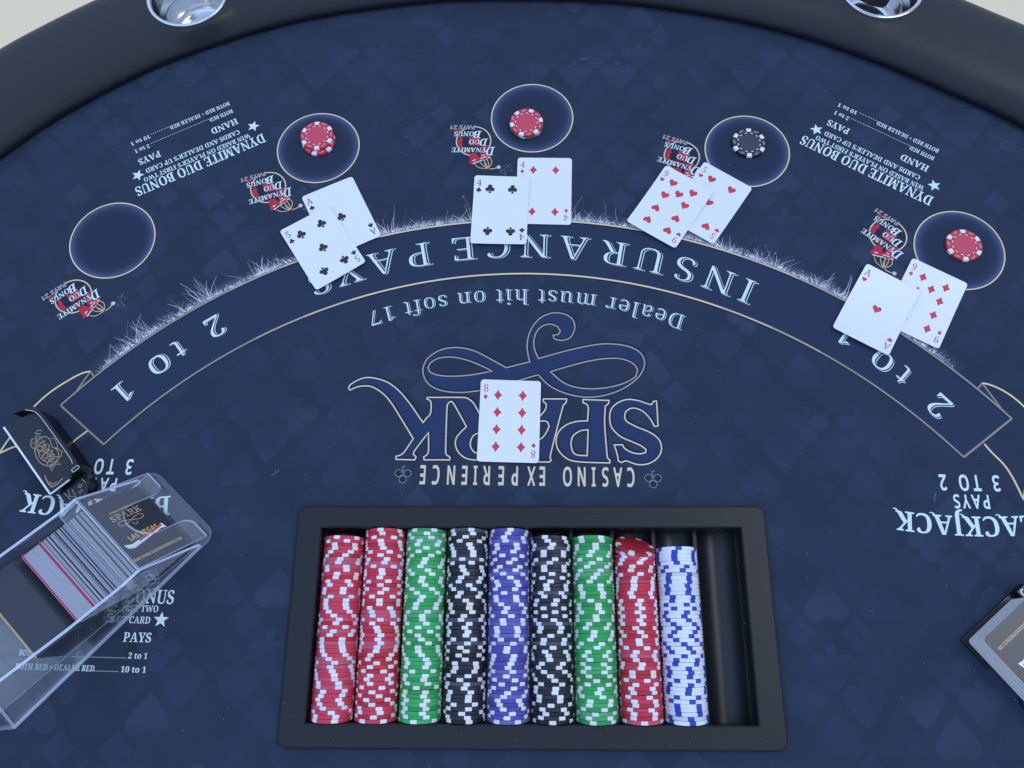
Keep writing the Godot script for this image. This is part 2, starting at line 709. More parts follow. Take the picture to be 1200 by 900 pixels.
func rail(t: Node3D) -> void:
	var prof := [Vector2(0.006, -0.003), Vector2(-0.0005, 0.003), Vector2(-0.001, 0.0065), Vector2(0.0, 0.0105), Vector2(0.0030, 0.0155), Vector2(0.0080, 0.0198), Vector2(0.0150, 0.0237), Vector2(0.024, 0.0265), Vector2(0.036, 0.0284), Vector2(0.052, 0.0293), Vector2(0.070, 0.0295), Vector2(0.088, 0.0288), Vector2(0.104, 0.0268), Vector2(0.117, 0.0230), Vector2(0.127, 0.0170), Vector2(0.1325, 0.009), Vector2(0.134, 0.0), Vector2(0.132, -0.012), Vector2(0.125, -0.028), Vector2(0.112, -0.042)]
	var close := []
	for i in prof.size() - 1:
		var parts := maxi(1, int(prof[i].distance_to(prof[i + 1]) / 0.004))
		for k in parts:
			var v := (prof[i] as Vector2).cubic_interpolate(prof[i + 1], prof[maxi(i - 1, 0)], prof[mini(i + 2, prof.size() - 1)], float(k) / parts)
			close.append(v)
	close.append(prof[prof.size() - 1])
	prof = close
	var b := Build.new()
	var n := 800
	var rows := []
	var wells := []
	for c: Array in CUPS:
		wells.append(polar(c[1], c[0]))
	for i in n + 1:
		var deg := -94.0 + 188.0 * i / n
		var row := []
		for p: Vector2 in prof:
			var v := polar(rail_radius(clampf(deg, -90, 90)) + p.x, deg)
			var y := p.y
			if p.x > 0.004 and y > 0.012:      # the padding rises to meet the cup flanges
				for w: Vector2 in wells:
					y = lerpf(0.0294, y, smoothstep(0.0515, 0.0680, v.distance_to(w)))
			row.append(Vector3(v.x, y, v.y))
		rows.append(row)
	for i in n:
		for j in prof.size() - 1:
			var p := [rows[i][j], rows[i + 1][j], rows[i + 1][j + 1], rows[i][j + 1]]
			var nn := []
			for k: Array in [[i, j], [i + 1, j], [i + 1, j + 1], [i, j + 1]]:
				var u: Vector3 = rows[mini(k[0] + 1, n)][k[1]] - rows[maxi(k[0] - 1, 0)][k[1]]
				var w: Vector3 = rows[k[0]][mini(k[1] + 1, prof.size() - 1)] - rows[k[0]][maxi(k[1] - 1, 0)]
				nn.append(u.cross(w).normalized())
			var inside := 0
			var mid: Vector3 = (p[0] + p[2]) * 0.5
			for c: Vector2 in wells:
				if Vector2(mid.x, mid.z).distance_to(c) < 0.0480 and mid.y > 0.015:
					inside += 1
			if inside:
				continue
			b.quad_n(M.black_vinyl, p, nn)
	part("padded_rail", b.mesh(), t, Transform3D(Basis.IDENTITY, Vector3(0, TOP, 0)))


func cup_holder(t: Node3D, at: Vector2) -> void:
	var prof := [Vector2(0.0512, 0.0255), Vector2(0.0512, 0.0310), Vector2(0.0503, 0.0320), Vector2(0.0478, 0.0320), Vector2(0.0465, 0.0310), Vector2(0.0459, 0.028), Vector2(0.0450, 0.010), Vector2(0.0445, 0.006), Vector2(0.0405, 0.001), Vector2(0.0395, -0.004), Vector2(0.039, -0.024), Vector2(0.0375, -0.029), Vector2(0.033, -0.0315), Vector2(0.0285, -0.0308), Vector2(0.026, -0.0295), Vector2(0.0, -0.0295)]
	var b := Build.new()
	lathe(b, M.steel, prof, 72)
	var o := part("cup_holder", b.mesh(), t, Transform3D(Basis.IDENTITY, Vector3(at.x, TOP, at.y)))
	o.set_meta("label", "stainless steel cup holder let into the rail")


func lathe(b: Build, m: Material, prof: Array, n: int) -> void:
	var nr := []
	for j in prof.size():
		var d: Vector2 = (prof[mini(j + 1, prof.size() - 1)] - prof[maxi(j - 1, 0)]).normalized()
		nr.append(Vector2(d.y, -d.x) * -1.0)
	for i in n:
		var a := TAU * i / n
		var c := TAU * (i + 1) / n
		for j in prof.size() - 1:
			var p := []
			var nn := []
			for k: Array in [[a, j], [c, j], [c, j + 1], [a, j + 1]]:
				var r: Vector2 = prof[k[1]]
				var v: Vector2 = nr[k[1]]
				p.append(Vector3(cos(k[0]) * r.x, r.y, sin(k[0]) * r.x))
				nn.append(Vector3(cos(k[0]) * v.x, v.y, sin(k[0]) * v.x))
			b.quad_n(m, p, nn)


# ------------------------------------------------------------------ print on the felt

const BET := [[-476.1, -575.5], [-251.7, -702.8], [2.1, -747.1], [254.6, -702.0], [478.3, -573.5]]


func print_betting(top: Node) -> void:
	for c: Array in BET:
		var at := Vector2(c[0], c[1]) * MM
		var b := Build.new()
		var rings := [0.0, 0.64, 0.79, 0.86, 0.905, 0.938, 0.965, 0.985]
		var tone := [Color(0.025, 0.037, 0.067), Color(0.025, 0.037, 0.068), Color(0.028, 0.041, 0.078), Color(0.036, 0.051, 0.102), Color(0.050, 0.069, 0.142), Color(0.065, 0.088, 0.172), Color(0.082, 0.108, 0.208), Color(0.043, 0.058, 0.115)]
		var r := 0.0489
		for i in 72:
			var u := Vector2.from_angle(TAU * i / 72)
			var v := Vector2.from_angle(TAU * (i + 1) / 72)
			for k in rings.size() - 1:
				var q := []
				for e: Array in [[v, k], [u, k], [u, k + 1], [v, k + 1]]:
					var w: Vector2 = e[0] * rings[e[1]] * r
					q.append(Vector3(w.x, 0.0001, w.y))
				var up := [Vector3.UP, Vector3.UP, Vector3.UP]
				b.tri_n(M.print_glow, [q[0], q[2], q[1]], up, [tone[k], tone[k + 1], tone[k]])
				b.tri_n(M.print_glow, [q[0], q[3], q[2]], up, [tone[k], tone[k + 1], tone[k + 1]])
		disc_of(b, M.print_dark, Vector2.ZERO, r * 1.0, r * 1.030, 0.00012, 96)
		disc_of(b, M.print_gold, Vector2.ZERO, r * 0.982, r * 1.012, 0.0002, 96)
		part("betting_circle", b.mesh(), top, Transform3D(Basis.IDENTITY, Vector3(at.x, 0, at.y)))


func outer_r(deg: float) -> float:
	var f := deg_to_rad(deg)
	return 0.6065 + 0.020 * f * f + 0.0035 * f / 0.92


func inner_r(deg: float) -> float:
	var f := deg_to_rad(deg)
	return 0.5382 + 0.0190 * f * f + 0.0035 * f / 0.92


func print_banner(top: Node) -> void:
	var b := Build.new()
	var o := PackedVector2Array()
	var inn := PackedVector2Array()
	for i in 107:
		var deg := -52.7 + i * (105.6 / 106.0)
		o.append(polar(outer_r(deg), deg))
		inn.append(polar(inner_r(deg), deg))
	for i in 106:
		lay(b, M.print_navy, PackedVector2Array([o[i], o[i + 1], inn[i + 1], o[i], inn[i + 1], inn[i]]), 0.0001)
	# dark soft rim inside the border, then the border itself, brighter in the middle of the arc
	var oi := PackedVector2Array()
	var ii := PackedVector2Array()
	for i in 107:
		oi.append(o[i].lerp(inn[i], 0.028))
		ii.append(inn[i].lerp(o[i], 0.028))
	line(b, M.print_dark, oi, 0.0017, 0.00014)
	line(b, M.print_dark, PackedVector2Array(inn), 0.0050, 0.00006)
	line(b, M.print_gold, o.slice(22, 86), 0.0019, 0.0002)
	line(b, M.print_gold, inn.slice(24, 84), 0.0019, 0.0002)
	for k: int in [0, 1]:
		var arc: PackedVector2Array = [o, inn][k]
		for e: Array in [[20, 26, M.print_bronze_mid], [26, 32, M.print_gold_mid], [76, 82, M.print_gold_mid], [82, 88, M.print_bronze_mid]]:
			line(b, e[2], arc.slice(e[0], e[1] + 1), 0.0020, 0.00022)
	line(b, M.print_bronze, o.slice(0, 23), 0.0021, 0.00019)
	line(b, M.print_bronze, o.slice(85, 107), 0.0021, 0.00019)
	line(b, M.print_bronze, inn.slice(0, 25), 0.0019, 0.00019)
	line(b, M.print_bronze, inn.slice(83, 107), 0.0019, 0.00019)
	line(b, M.print_bronze, PackedVector2Array([o[0], inn[0]]), 0.002, 0.00018)
	line(b, M.print_bronze, PackedVector2Array([o[106], inn[106]]), 0.002, 0.00018)
	part("insurance_banner", b.mesh(), top)
	b = Build.new()
	var em := 0.0295 / 0.714
	var word := "INSURANCE PAYS"
	var degs := [24.87, 21.62, 17.72, 13.75, 9.75, 5.2, 0.85, -3.3, -7.25, 0.0, -12.3, -16.5, -20.4, -23.85]
	for i in word.length():
		if word[i] != " ":
			var away := polar(1.0, degs[i])
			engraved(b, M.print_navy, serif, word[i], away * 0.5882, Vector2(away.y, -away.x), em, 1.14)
	part("insurance_lettering", b.mesh(), top)
	for side: Array in [[-36.07, -40.45, -43.0, -47.65], [47.6, 43.1, 40.6, 36.1]]:
		b = Build.new()
		for i in 4:
			var away := polar(1.0, side[i])
			var ch := "2to1"[i]
			var tall: float = [0.0255, 0.0225, 0.028, 0.0235][i] / 0.714
			var foot: float = [0.5930, 0.5915, 0.5905, 0.5925][i]
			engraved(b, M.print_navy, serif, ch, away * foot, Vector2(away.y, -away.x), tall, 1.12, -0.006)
		part("odds_lettering", b.mesh(), top)
	b = Build.new()
	em = 0.0178 / 0.714
	word = "Dealer must hit on soft 17"
	var total := width_of(serif, word) * em
	var span := deg_to_rad(39.3) * 0.5155
	var extra := (span - total) / (word.length() - 1)
	var x := 0.0
	for ch in word:
		var adv: float = glyph(serif, ch)[1] * em
		var deg := 19.55 - rad_to_deg((x + adv * 0.5) / 0.5155)
		var away := polar(1.0, deg)
		if ch != " ":
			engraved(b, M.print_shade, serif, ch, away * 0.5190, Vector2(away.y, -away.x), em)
		x += adv + extra
	part("dealer_rule_lettering", b.mesh(), top)


func print_sparks(top: Node) -> void:
	var b := Build.new()
	var r2 := RandomNumberGenerator.new()
	r2.seed = 31
	var clump := noise(0.5, 3, 77)
	var strand := func(deg: float, lean: float, long: float, bright: float):
		var foot := polar(outer_r(deg) + 0.0012 + r2.randf() * 0.002, deg)
		var away := polar(1.0, deg + rad_to_deg(clampf(lean, -1.3, 1.3)))
		var side := Vector2(-away.y, away.x) * r2.randf_range(-0.4, 0.4)
		var p := PackedVector2Array()
		for k in 5:
			var q := k / 4.0
			p.append(foot + away * long * q + side * long * q * q)
		var pick := r2.randf() * bright
		var m: Material = M.spark_dim if pick < 0.30 else (M.spark_mid if pick < 0.62 else M.spark_bright)
		line(b, m, p, r2.randf_range(0.00025, 0.0006) * (1.25 if long < 0.006 else 1.0), 0.00022 + 0.00012 * r2.randf(), false, 0.25)
		if r2.randf() < 0.05 and long > 0.008:
			disc_of(b, M.spark_mid, p[4], 0.0, r2.randf_range(0.0004, 0.0009), 0.00036, 8)
	for i in 3400:     # short fuzz on the border
		var deg := r2.randf_range(-48.0, 46.4)
		var dense := 0.66 + 0.9 * clump.get_noise_1d(deg * 1.6)
		dense *= smoothstep(-48.6, -46.0, deg) * smoothstep(47.2, 43.5, deg)
		if r2.randf() < dense + 0.08:
			strand.call(deg, r2.randfn(0.0, 0.8), 0.0015 + 0.0050 * pow(r2.randf(), 2.0), 0.6 + dense * 0.7)
	for i in 84:       # taller bursts, uneven, with gaps between
		var centre := r2.randf_range(-47.2, 45.6)
		var tall := 0.008 + 0.022 * pow(r2.randf(), 1.6)
		if absf(centre) > 27.0:
			tall *= 1.25
		var base_lean := r2.randfn(0.0, 0.40)
		for k in r2.randi_range(9, 34):
			strand.call(centre + r2.randfn(0.0, 0.55), base_lean + r2.randfn(0.0, 0.38), tall * pow(r2.randf(), 1.4), 0.95)
	for i in 60:       # single long stray sparks
		strand.call(r2.randf_range(-47.5, 46.0), r2.randfn(0.0, 0.6), r2.randf_range(0.014, 0.034), 0.80)
	var edge_tone := Color(0.0315, 0.0445, 0.080)
	var last := []
	for i in 400:      # printed glow, fading into the ground
		var deg := lerpf(-48.4, 46.8, i / 399.0)
		var k := clampf(0.50 + 0.8 * clump.get_noise_1d(deg * 1.6), 0.05, 1.0) * smoothstep(-48.4, -46.5, deg) * smoothstep(46.8, 44.0, deg)
		var row := []
		var tones := []
		for e: Array in [[0.0006, 1.0], [0.0030, 0.46], [0.0070, 0.20], [0.0130, 0.0]]:
			var v := polar(outer_r(deg) + e[0], deg)
			row.append(Vector3(v.x, 0.00006, v.y))
			tones.append(edge_tone.lerp(Color(0.52, 0.50, 0.56), e[1] * k))
		if i:
			for j in 3:
				b.tri_n(M.print_glow, [last[0][j], row[j], row[j + 1]], [Vector3.UP, Vector3.UP, Vector3.UP], [last[1][j], tones[j], tones[j + 1]])
				b.tri_n(M.print_glow, [last[0][j], row[j + 1], last[0][j + 1]], [Vector3.UP, Vector3.UP, Vector3.UP], [last[1][j], tones[j + 1], last[1][j + 1]])
		last = [row, tones]
	for i in 1500:     # glow dust close to the border
		var deg := r2.randf_range(-47.6, 46.0)
		if r2.randf() > 0.75 + clump.get_noise_1d(deg * 1.6):
			continue
		var c := polar(outer_r(deg) + 0.001 + 0.006 * pow(r2.randf(), 2.0), deg)
		disc_of(b, M.spark_dim if r2.randf() < 0.6 else M.spark_mid, c, 0.0, r2.randf_range(0.0004, 0.0011), 0.00018, 6)
	var o := part("printed_sparks", b.mesh(), top)
	o.set_meta("kind", "stuff")


func logo_piece(top: Node, called: String, fills: Array) -> void:
	var b := Build.new()
	var first := true
	var polys := []
	for f: Array in fills:
		var p := oriented(smoothed(pts(f), true, 42.0, 4), first)
		polys.append(p)
		first = false
	var tr := fill(polys)
	for k in 3:       # printed drop shadow, fading outwards
		lay(b, [M.print_shade, M.print_dark, M.print_dark][k], tr, 0.00006 + 0.00003 * k, Transform2D(0.0, Vector2([0.0022, 0.0016, 0.0009][k], -[0.0030, 0.0022, 0.0012][k])))
	lay(b, M.print_blue, tr, 0.0002)
	for p: PackedVector2Array in polys:
		var inset := PackedVector2Array()
		for q in p:
			inset.append(q + Vector2(0.0006, -0.0008))
		line(b, M.print_dark, inset, 0.0036, 0.00023, true)
		line(b, M.print_cream if called != "logo_flourish" else M.print_tan, p, 0.00135, 0.0003, true)
	part(called, b.mesh(), top)


func print_logo(top: Node) -> void:
	logo_piece(top, "logo_letter_s", [[138, -391.2, 138.4, -384.3, 138.7, -363.9, 134.9, -363.4, 131.5, -370.5, 125.2, -378.4, 117.8, -382.4, 111.3, -382.7, 105.8, -379.2, 104.6, -373.5, 106.6, -368.3, 117.2, -362.4, 127.8, -358.1, 136.2, -352.7, 140.7, -346.1, 141, -337.3, 136.5, -329.5, 127.8, -323.9, 117.2, -322.6, 108.2, -325.3, 104.6, -326.3, 100.3, -324.5, 97.2, -325.9, 95.8, -334.2, 93.2, -343, 101.8, -343.2, 103.8, -339.4, 111.2, -335.2, 119, -334, 125, -335.4, 125.5, -338.7, 120.9, -342.4, 111.5, -346.7, 99.8, -352, 91.4, -360.8, 89, -370.9, 90.7, -381.2, 97.3, -388.2, 107.2, -392.3, 118, -391.5, 126.6, -388.7, 132.6, -387, 134.9, -390.7]])
	logo_piece(top, "logo_letter_p", [[61.4, -391.5, 88.6, -391, 87.9, -387.6, 84.6, -384.5, 83.7, -365.2, 85.6, -334, 86.2, -329.2, 88.7, -326.4, 88.2, -323.8, 59, -324.3, 46.2, -326.7, 36.6, -335.3, 33.7, -345.2, 35.8, -355.3, 44, -363.4, 54.8, -367.4, 66, -368.3, 67, -383.1, 65.3, -386.5, 61.4, -388], [66.6, -358.6, 59.1, -357.5, 51.5, -352.3, 49, -344.4, 50.5, -335.6, 54.7, -331.7, 65.4, -331]])
	logo_piece(top, "logo_letter_a", [[44.3, -391.9, 43.5, -387.7, 40.7, -384.5, 27.6, -329.7, 28.7, -325.3, 27, -323.7, 1.5, -323.2, -20.3, -383.4, -22.8, -386.6, -23.6, -390.8, -4.3, -391.1, -4.2, -388.3, -7.4, -385.3, -5.2, -376.1, 17.2, -373.1, 22.2, -380, 23.2, -385.8, 19.9, -388.7, 19.8, -391.5], [18.2, -348.3, 23.5, -355.1, 26.3, -361.9, 24.5, -366.4, 20.1, -367.5, 0.7, -363.7, 8.6, -343.7]])
	logo_piece(top, "logo_letters_r_and_k", [[-186.9, -400.2, -185, -404.4, -175.5, -410.5, -166.7, -412.5, -155.4, -410.8, -143.9, -406.3, -132.1, -397.1, -120, -383.4, -111.6, -372, -105.1, -363.4, -101.9, -368.3, -98.4, -372.2, -97.7, -378, -98.1, -385.3, -100, -388.1, -102.8, -389.2, -102.4, -391.1, -63.2, -391.7, -58.3, -389.9, -53, -385.2, -46.7, -374.3, -40.1, -363, -37.6, -366.4, -38.3, -385.4, -41.1, -389.1, -42.9, -389.7, -42.9, -392.1, -18.1, -392.5, -18.1, -390.2, -20, -389.4, -22.3, -385.7, -20.7, -330.9, -18.3, -327.7, -16.3, -326.8, -16.3, -324.9, -47.7, -324.3, -58.1, -325.8, -65.8, -331.2, -69.9, -338.9, -69.8, -346.7, -65.4, -353.5, -59.6, -359.7, -73.8, -384.1, -76.6, -387.1, -79.4, -385.7, -81, -381.7, -79.9, -332.1, -78.7, -329.2, -75.3, -327.1, -75.2, -324, -101.6, -323.5, -102.2, -326.6, -99.1, -328.8, -97.6, -332.8, -98.8, -352.9, -112.3, -332.6, -113.1, -329.2, -110.1, -326.4, -111.2, -323.3, -130.6, -323.4, -130.9, -326.7, -126, -328.3, -122, -332.4, -114.2, -345.9, -127.6, -366, -140, -384.2, -149.6, -394.5, -161.4, -401.8, -170.4, -402.8, -178.1, -401.5, -185.1, -397.9], [-36.4, -331.8, -47.6, -331.6, -52.5, -335, -54.9, -341.4, -52.6, -349.3, -47.3, -352.7, -37.2, -352.9]])
	logo_piece(top, "logo_flourish", [[-20, -425.9, -38.6, -436.4, -54.2, -444.4, -69.7, -448.1, -85, -447.2, -97, -442.1, -105.7, -433.7, -109, -422.3, -105.8, -411, -97.8, -403.1, -85.4, -398.5, -67.3, -397.2, -46.3, -399.8, -28.4, -404.2, -12, -409.9, 14.1, -418.4, 25.7, -406.7, 40.7, -399, 58.6, -394.6, 76.5, -394.9, 94.4, -399.9, 109.5, -408.1, 121.7, -419.5, 126.9, -432.4, 123.9, -443.8, 113.5, -451.2, 98.4, -454.6, 80.2, -454.6, 58.8, -450.3, 37.5, -444.4, 14.1, -436.9, 10, -447, 8.9, -456.9, 11.2, -466.9, 17.3, -474.4, 26.5, -477.2, 34.3, -474.6, 37.4, -469, 35.2, -465.3, 29.4, -464.2, 30.7, -460.2, 36.8, -458.3, 44.1, -459.4, 50, -464.1, 53, -474.2, 50.3, -483.6, 41.9, -489.3, 30.4, -490.8, 18.7, -486.6, 9.5, -477.6, 3.6, -465.1, 1.7, -451.8, 3.1, -440.3, 5.1, -433.1], [-35, -421.8, -47.4, -428.1, -62.9, -434.1, -78.3, -437.1, -92, -435.9, -100.9, -430.5, -103.6, -424.6, -100.2, -419.1, -89.4, -415.8, -74.2, -415.4, -56.1, -417.3], [27, -422.1, 46.6, -428.6, 67.8, -434.8, 86, -438, 102.6, -437.9, 114.6, -432.9, 119.5, -425.9, 117.2, -417.8, 106.6, -411.2, 91.5, -406.2, 73.6, -403.7, 55.6, -404.7, 40.7, -410.2]])
	var b := Build.new()
	var word := "CASINOEXPERIENCE"
	var where := pts([109.5, -309.6, 96.3, -309.5, 83.6, -309.4, 71.8, -309.3, 59.7, -309.3, 45.3, -309.1, 20, -309, 8.7, -308.9, -7.8, -308.8, -21.7, -308.7, -36.4, -308.6, -48.3, -308.5, -59.1, -308.4, -73, -308.3, -88.4, -308.2, -101.8, -308.1])
	var em := 0.0188 / 0.714
	for i in word.length():
		var g := glyph(sans, word[i], 0.022)
		var squeeze := 0.52
		var d := Vector2(-1, 0)
		lay(b, M.print_cream, g[0], 0.0003, frame(where[i] + Vector2(g[1] * em * squeeze * 0.5, -0.0092), d, em * squeeze, em))
	part("logo_subtitle", b.mesh(), top)
	for c in pts([131.7, -307.8, -122.2, -307.9]):
		b = Build.new()
		for q: Vector2 in [Vector2(0, 0.0052), Vector2(-0.0046, -0.0012), Vector2(0.0046, -0.0012)]:
			line(b, M.print_grey, circle(c + q, 0.0037, 24), 0.0005, 0.0003, true)
			disc_of(b, M.print_shade, c + q, 0.0, 0.0035, 0.00026, 20)
		line(b, M.print_grey, PackedVector2Array([c + Vector2(0, -0.002), c + Vector2(-0.001, -0.008), c + Vector2(0.002, -0.0085)]), 0.0006, 0.0003)
		part("logo_club", b.mesh(), top)


func star(c: Vector2, r: float, turn: float) -> PackedVector2Array:
	var p := PackedVector2Array()
	for i in 10:
		p.append(c + Vector2.from_angle(turn + PI * i / 5.0) * (r if i % 2 == 0 else r * 0.42))
	return p


func bonus_panel(top: Node, at: Vector2, deg: float) -> void:
	var b := Build.new()
	var d := Vector2.from_angle(deg_to_rad(deg))
	var up := Vector2(d.y, -d.x)
	var rows := [
		[serif_bold, "DYNAMITE DUO BONUS", 0.0, -9.6, 13.0, 163.0],
		[serif_bold, "WIN BASED ON PLAYER'S FIRST TWO", 15.0, -17.6, 6.2, 134.0],
		[serif_bold, "CARDS AND DEALER'S UP CARD", 24.0, -28.4, 6.4, 119.0],
		[serif_bold, "HAND", 20.5, -45.6, 8.8, 34.0],
		[serif_bold, "PAYS", 119.0, -45.6, 8.8, 28.0],
		[serif_bold, "BOTH RED", 20.5, -60.6, 5.4, 30.0],
		[serif_bold, "2 to 1", 127.0, -60.6, 5.4, 19.0],
		[serif_bold, "BOTH RED + DEALER RED", 20.0, -73.0, 5.4, 77.0],
		[serif_bold, "10 to 1", 122.0, -73.0, 5.4, 25.0],
	]
	for r: Array in rows:
		text(b, M.print_white, r[0], r[1], at + d * r[2] * MM + up * r[3] * MM, d, r[4], r[5], 0.0003)
	for run: Array in [[51.0, 125.5, -60.2], [97.5, 120.5, -72.6]]:
		var x: float = run[0]
		while x < run[1]:
			disc_of(b, M.print_white, at + d * x * MM + up * run[2] * MM, 0.0, 0.00052, 0.0003, 8)
			x += 2.45
	for s: Vector2 in [Vector2(6.5, -24.5), Vector2(153.0, -24.5)]:
		lay(b, M.print_white, fill([star(at + d * s.x * MM + up * s.y * MM, 0.0078, up.angle())]), 0.0003)
	part("bonus_rules_lettering", b.mesh(), top)


func print_panels(top: Node) -> void:
	bonus_panel(top, Vector2(-0.3164, -0.7142), 151.3)
	bonus_panel(top, Vector2(0.4562, -0.6320), -148.9)
	bonus_panel(top, Vector2(-0.5000, -0.1845), 0.0)
	for cx: float in [-0.4335, 0.4455]:
		var b := Build.new()
		var d := Vector2(-1, 0)
		text(b, M.print_white, sans, "3 TO 2", Vector2(cx + 0.0308, -0.3178), d, 15.2, 60.0, 0.0003, 0.0, Vector2.ZERO, 0.66, 0.026)
		text(b, M.print_white, sans, "PAYS", Vector2(cx + 0.0180, -0.2978), d, 13.0, 36.0, 0.0003, 0.0, Vector2.ZERO, 0.70, 0.026)
		var em := 0.0195 / 0.714
		var total := width_of(serif_bold, "BLACKJACK") * em
		var squeeze := 0.152 / total
		var x := 0.0
		for ch in "BLACKJACK":
			var adv: float = glyph(serif_bold, ch)[1] * em * squeeze
			var s := x + adv * 0.5 - 0.076
			var f := s / 0.60
			var dir := Vector2(-cos(f), -sin(f))
			var foot := Vector2(cx - s, -0.2765 - s * s / 1.2)
			lay(b, M.print_white, glyph(serif_bold, ch)[0], 0.0003, frame(foot - dir * adv * 0.5, dir, em * squeeze, em))
			if ch == "K" or ch == "A":      # swash at the foot of the right leg
				var fr := frame(foot - dir * adv * 0.5, dir, 1.0, 1.0)
				var sw := PackedVector2Array([fr * Vector2(adv * 0.62, em * 0.30), fr * Vector2(adv * 0.84, em * 0.07), fr * Vector2(adv * 1.00, em * -0.06), fr * Vector2(adv * 1.16, em * -0.05)])
				line(b, M.print_white, smoothed(sw, false, 90.0, 4), 0.0030, 0.00026, false, 0.15)
			x += adv
		part("blackjack_pays_lettering", b.mesh(), top)


func print_badges(top: Node) -> void:
	for e: Array in [[-506.6, -503.5, 139.5], [-304.9, -647.2, 160.5], [-66.8, -713.3, 179.5], [178.2, -693.7, -161.6], [402.7, -590.9, -140.9]]:
		badge(top, Vector2(e[0], e[1]) * MM, e[2])


# A round badge: dynamite with a burning fuse behind three lines of lettering.
func badge(top: Node, at: Vector2, deg: float) -> void:
	var b := Build.new()
	var d := Vector2.from_angle(deg_to_rad(deg))
	var f := Transform2D(d * MM, Vector2(d.y, -d.x) * MM, at)
	var turn := func(list: Array) -> PackedVector2Array:
		return f * pts(list, 1.0)
	disc_of(b, M.print_shade, at, 0.0, 0.0200, 0.0001, 40)
	disc_of(b, M.print_gold, at, 0.0197, 0.0211, 0.00014, 64)
	# two bundles of red sticks with pale ends, and scraps of red that show between the lines
	for s: Array in [[3, 17, -8, 17.5, -9.5, 26, -2, 33, 4, 31], [-8, 16, -19.5, 17.5, -21, 24, -15, 27, -9, 25]]:
		lay(b, M.print_red, fill([turn.call(s)]), 0.00018)
		var rim: PackedVector2Array = turn.call(s)
		line(b, M.print_dark, rim, 0.0005, 0.00016, true)
	for s: Array in [[-4, 17, -8, 17.4, -9, 24, -5, 20], [14, 13, 8, 13, 8, 17], [15, -8, 11, 5, 17, 11, 19, 0], [6, -6, -8, -6, -9, 7, 4, 6], [-12, 6, -18, 7, -16, 13, -9, 12], [20, -19, 16, -14, 24, -13], [8, 9, -2, 10, 2, 15, 10, 14]]:
		lay(b, M.print_red if s[0] != -4 else M.print_dark, fill([turn.call(s)]), 0.00019)
	for s: Array in [[14, 0, 8, 1, 7, 7, 13, 6]]:
		lay(b, M.print_dark, fill([turn.call(s)]), 0.0002)
	for s: Array in [[-2, 31, 1.5, 2.6], [-1.5, 27, 1.5, 2.4], [-9.5, 27.5, 1.5, 2.4], [-10.5, 24, 1.5, 2.4], [-14, 22.5, 1.5, 2.5], [-19, 23, 1.4, 2.2], [-19, 19.5, 1.4, 2.0], [-5.5, 29.5, 1.4, 2.2], [-12, 20.0, 1.3, 2.2]]:
		var el := PackedVector2Array()
		for k in 16:
			var v := Vector2.from_angle(TAU * k / 16.0)
			var w := Vector2(v.x * s[3] * 0.95, v.y * s[2] * 0.46)
			el.append(f * (Vector2(s[0], s[1]) + w.rotated(0.42)))
		lay(b, M.print_white, fill([el]), 0.00024)
	for s: Array in [[-3, 33, -8, 37.5, -18.5, 38.5], [-8, 29, -13, 35, -18.5, 38.5], [-12, 26, -16, 33, -18.5, 38.5], [-16, 24.5, -18.5, 31, -18.5, 38.5], [-20, 23, -22.5, 30, -18.5, 38.5], [-14, 26, -14.5, 33, -18.5, 38.5]]:
		line(b, M.print_gold, smoothed(turn.call(s), false, 80.0, 5), 0.0007, 0.00026)
	line(b, M.print_gold, smoothed(turn.call([-18.5, 38.5, -24, 38.8, -30, 36.8]), false, 80.0, 5), 0.0009, 0.00026)
	disc_of(b, M.print_red, f * Vector2(-18.6, 38.3), 0.0, 0.0013, 0.0003, 14)
	disc_of(b, M.spark_mid, f * Vector2(-30.6, 36.6), 0.0, 0.0026, 0.00028, 14)
	disc_of(b, M.print_cream, f * Vector2(-30.6, 36.6), 0.0, 0.0018, 0.00031, 14)
	var r2 := RandomNumberGenerator.new()
	r2.seed = 11
	for k in 46:
		var a := r2.randf_range(-0.9, 0.9) + PI * 0.86
		var q := Vector2(-31, 37) + Vector2.from_angle(a) * r2.randf_range(2.5, 15.0)
		var q2 := q + Vector2.from_angle(a + r2.randf_range(-0.6, 0.6)) * r2.randf_range(0.4, 2.6)
		line(b, M.spark_dim if k % 3 else M.spark_mid, PackedVector2Array([f * q, f * q2]), 0.00032, 0.0003)
	var up := Vector2(d.y, -d.x)
	for pass_ in 2:
		var m: Material = M.print_dark if pass_ == 0 else M.print_white
		var y := 0.00033 if pass_ == 0 else 0.0004
		var shift := (up * -0.0006 + d * 0.0006) if pass_ == 0 else Vector2.ZERO
		text(b, m, serif_bold, "D", f * Vector2(-26.0, 8.6), d, 11.5, 10.0, y, 0.25, shift)
		text(b, m, serif_bold, "YNAMITE", f * Vector2(-16.0, 9.4), d, 6.4, 41.5, y, 0.1, shift)
		text(b, m, serif_bold, "D", f * Vector2(-17.5, -3.2), d, 10.0, 9.5, y, 0.25, shift)
		text(b, m, serif_bold, "UO", f * Vector2(-8.0, -2.0), d, 6.6, 13.5, y, 0.1, shift)
		text(b, m, serif_bold, "B", f * Vector2(-10.0, -14.2), d, 10.0, 9.5, y, 0.25, shift)
		text(b, m, serif_bold, "ONUS", f * Vector2(-1.0, -13.4), d, 6.6, 24.5, y, 0.1, shift)
		text(b, M.print_dark if pass_ == 0 else M.print_grey, sans_bold, "PAYS 21", f * Vector2(-2.0, -22.2), d, 5.6, 31.0, y, 0.12, shift, 0.0, 0.03)
	part("dynamite_badge", b.mesh(), top)


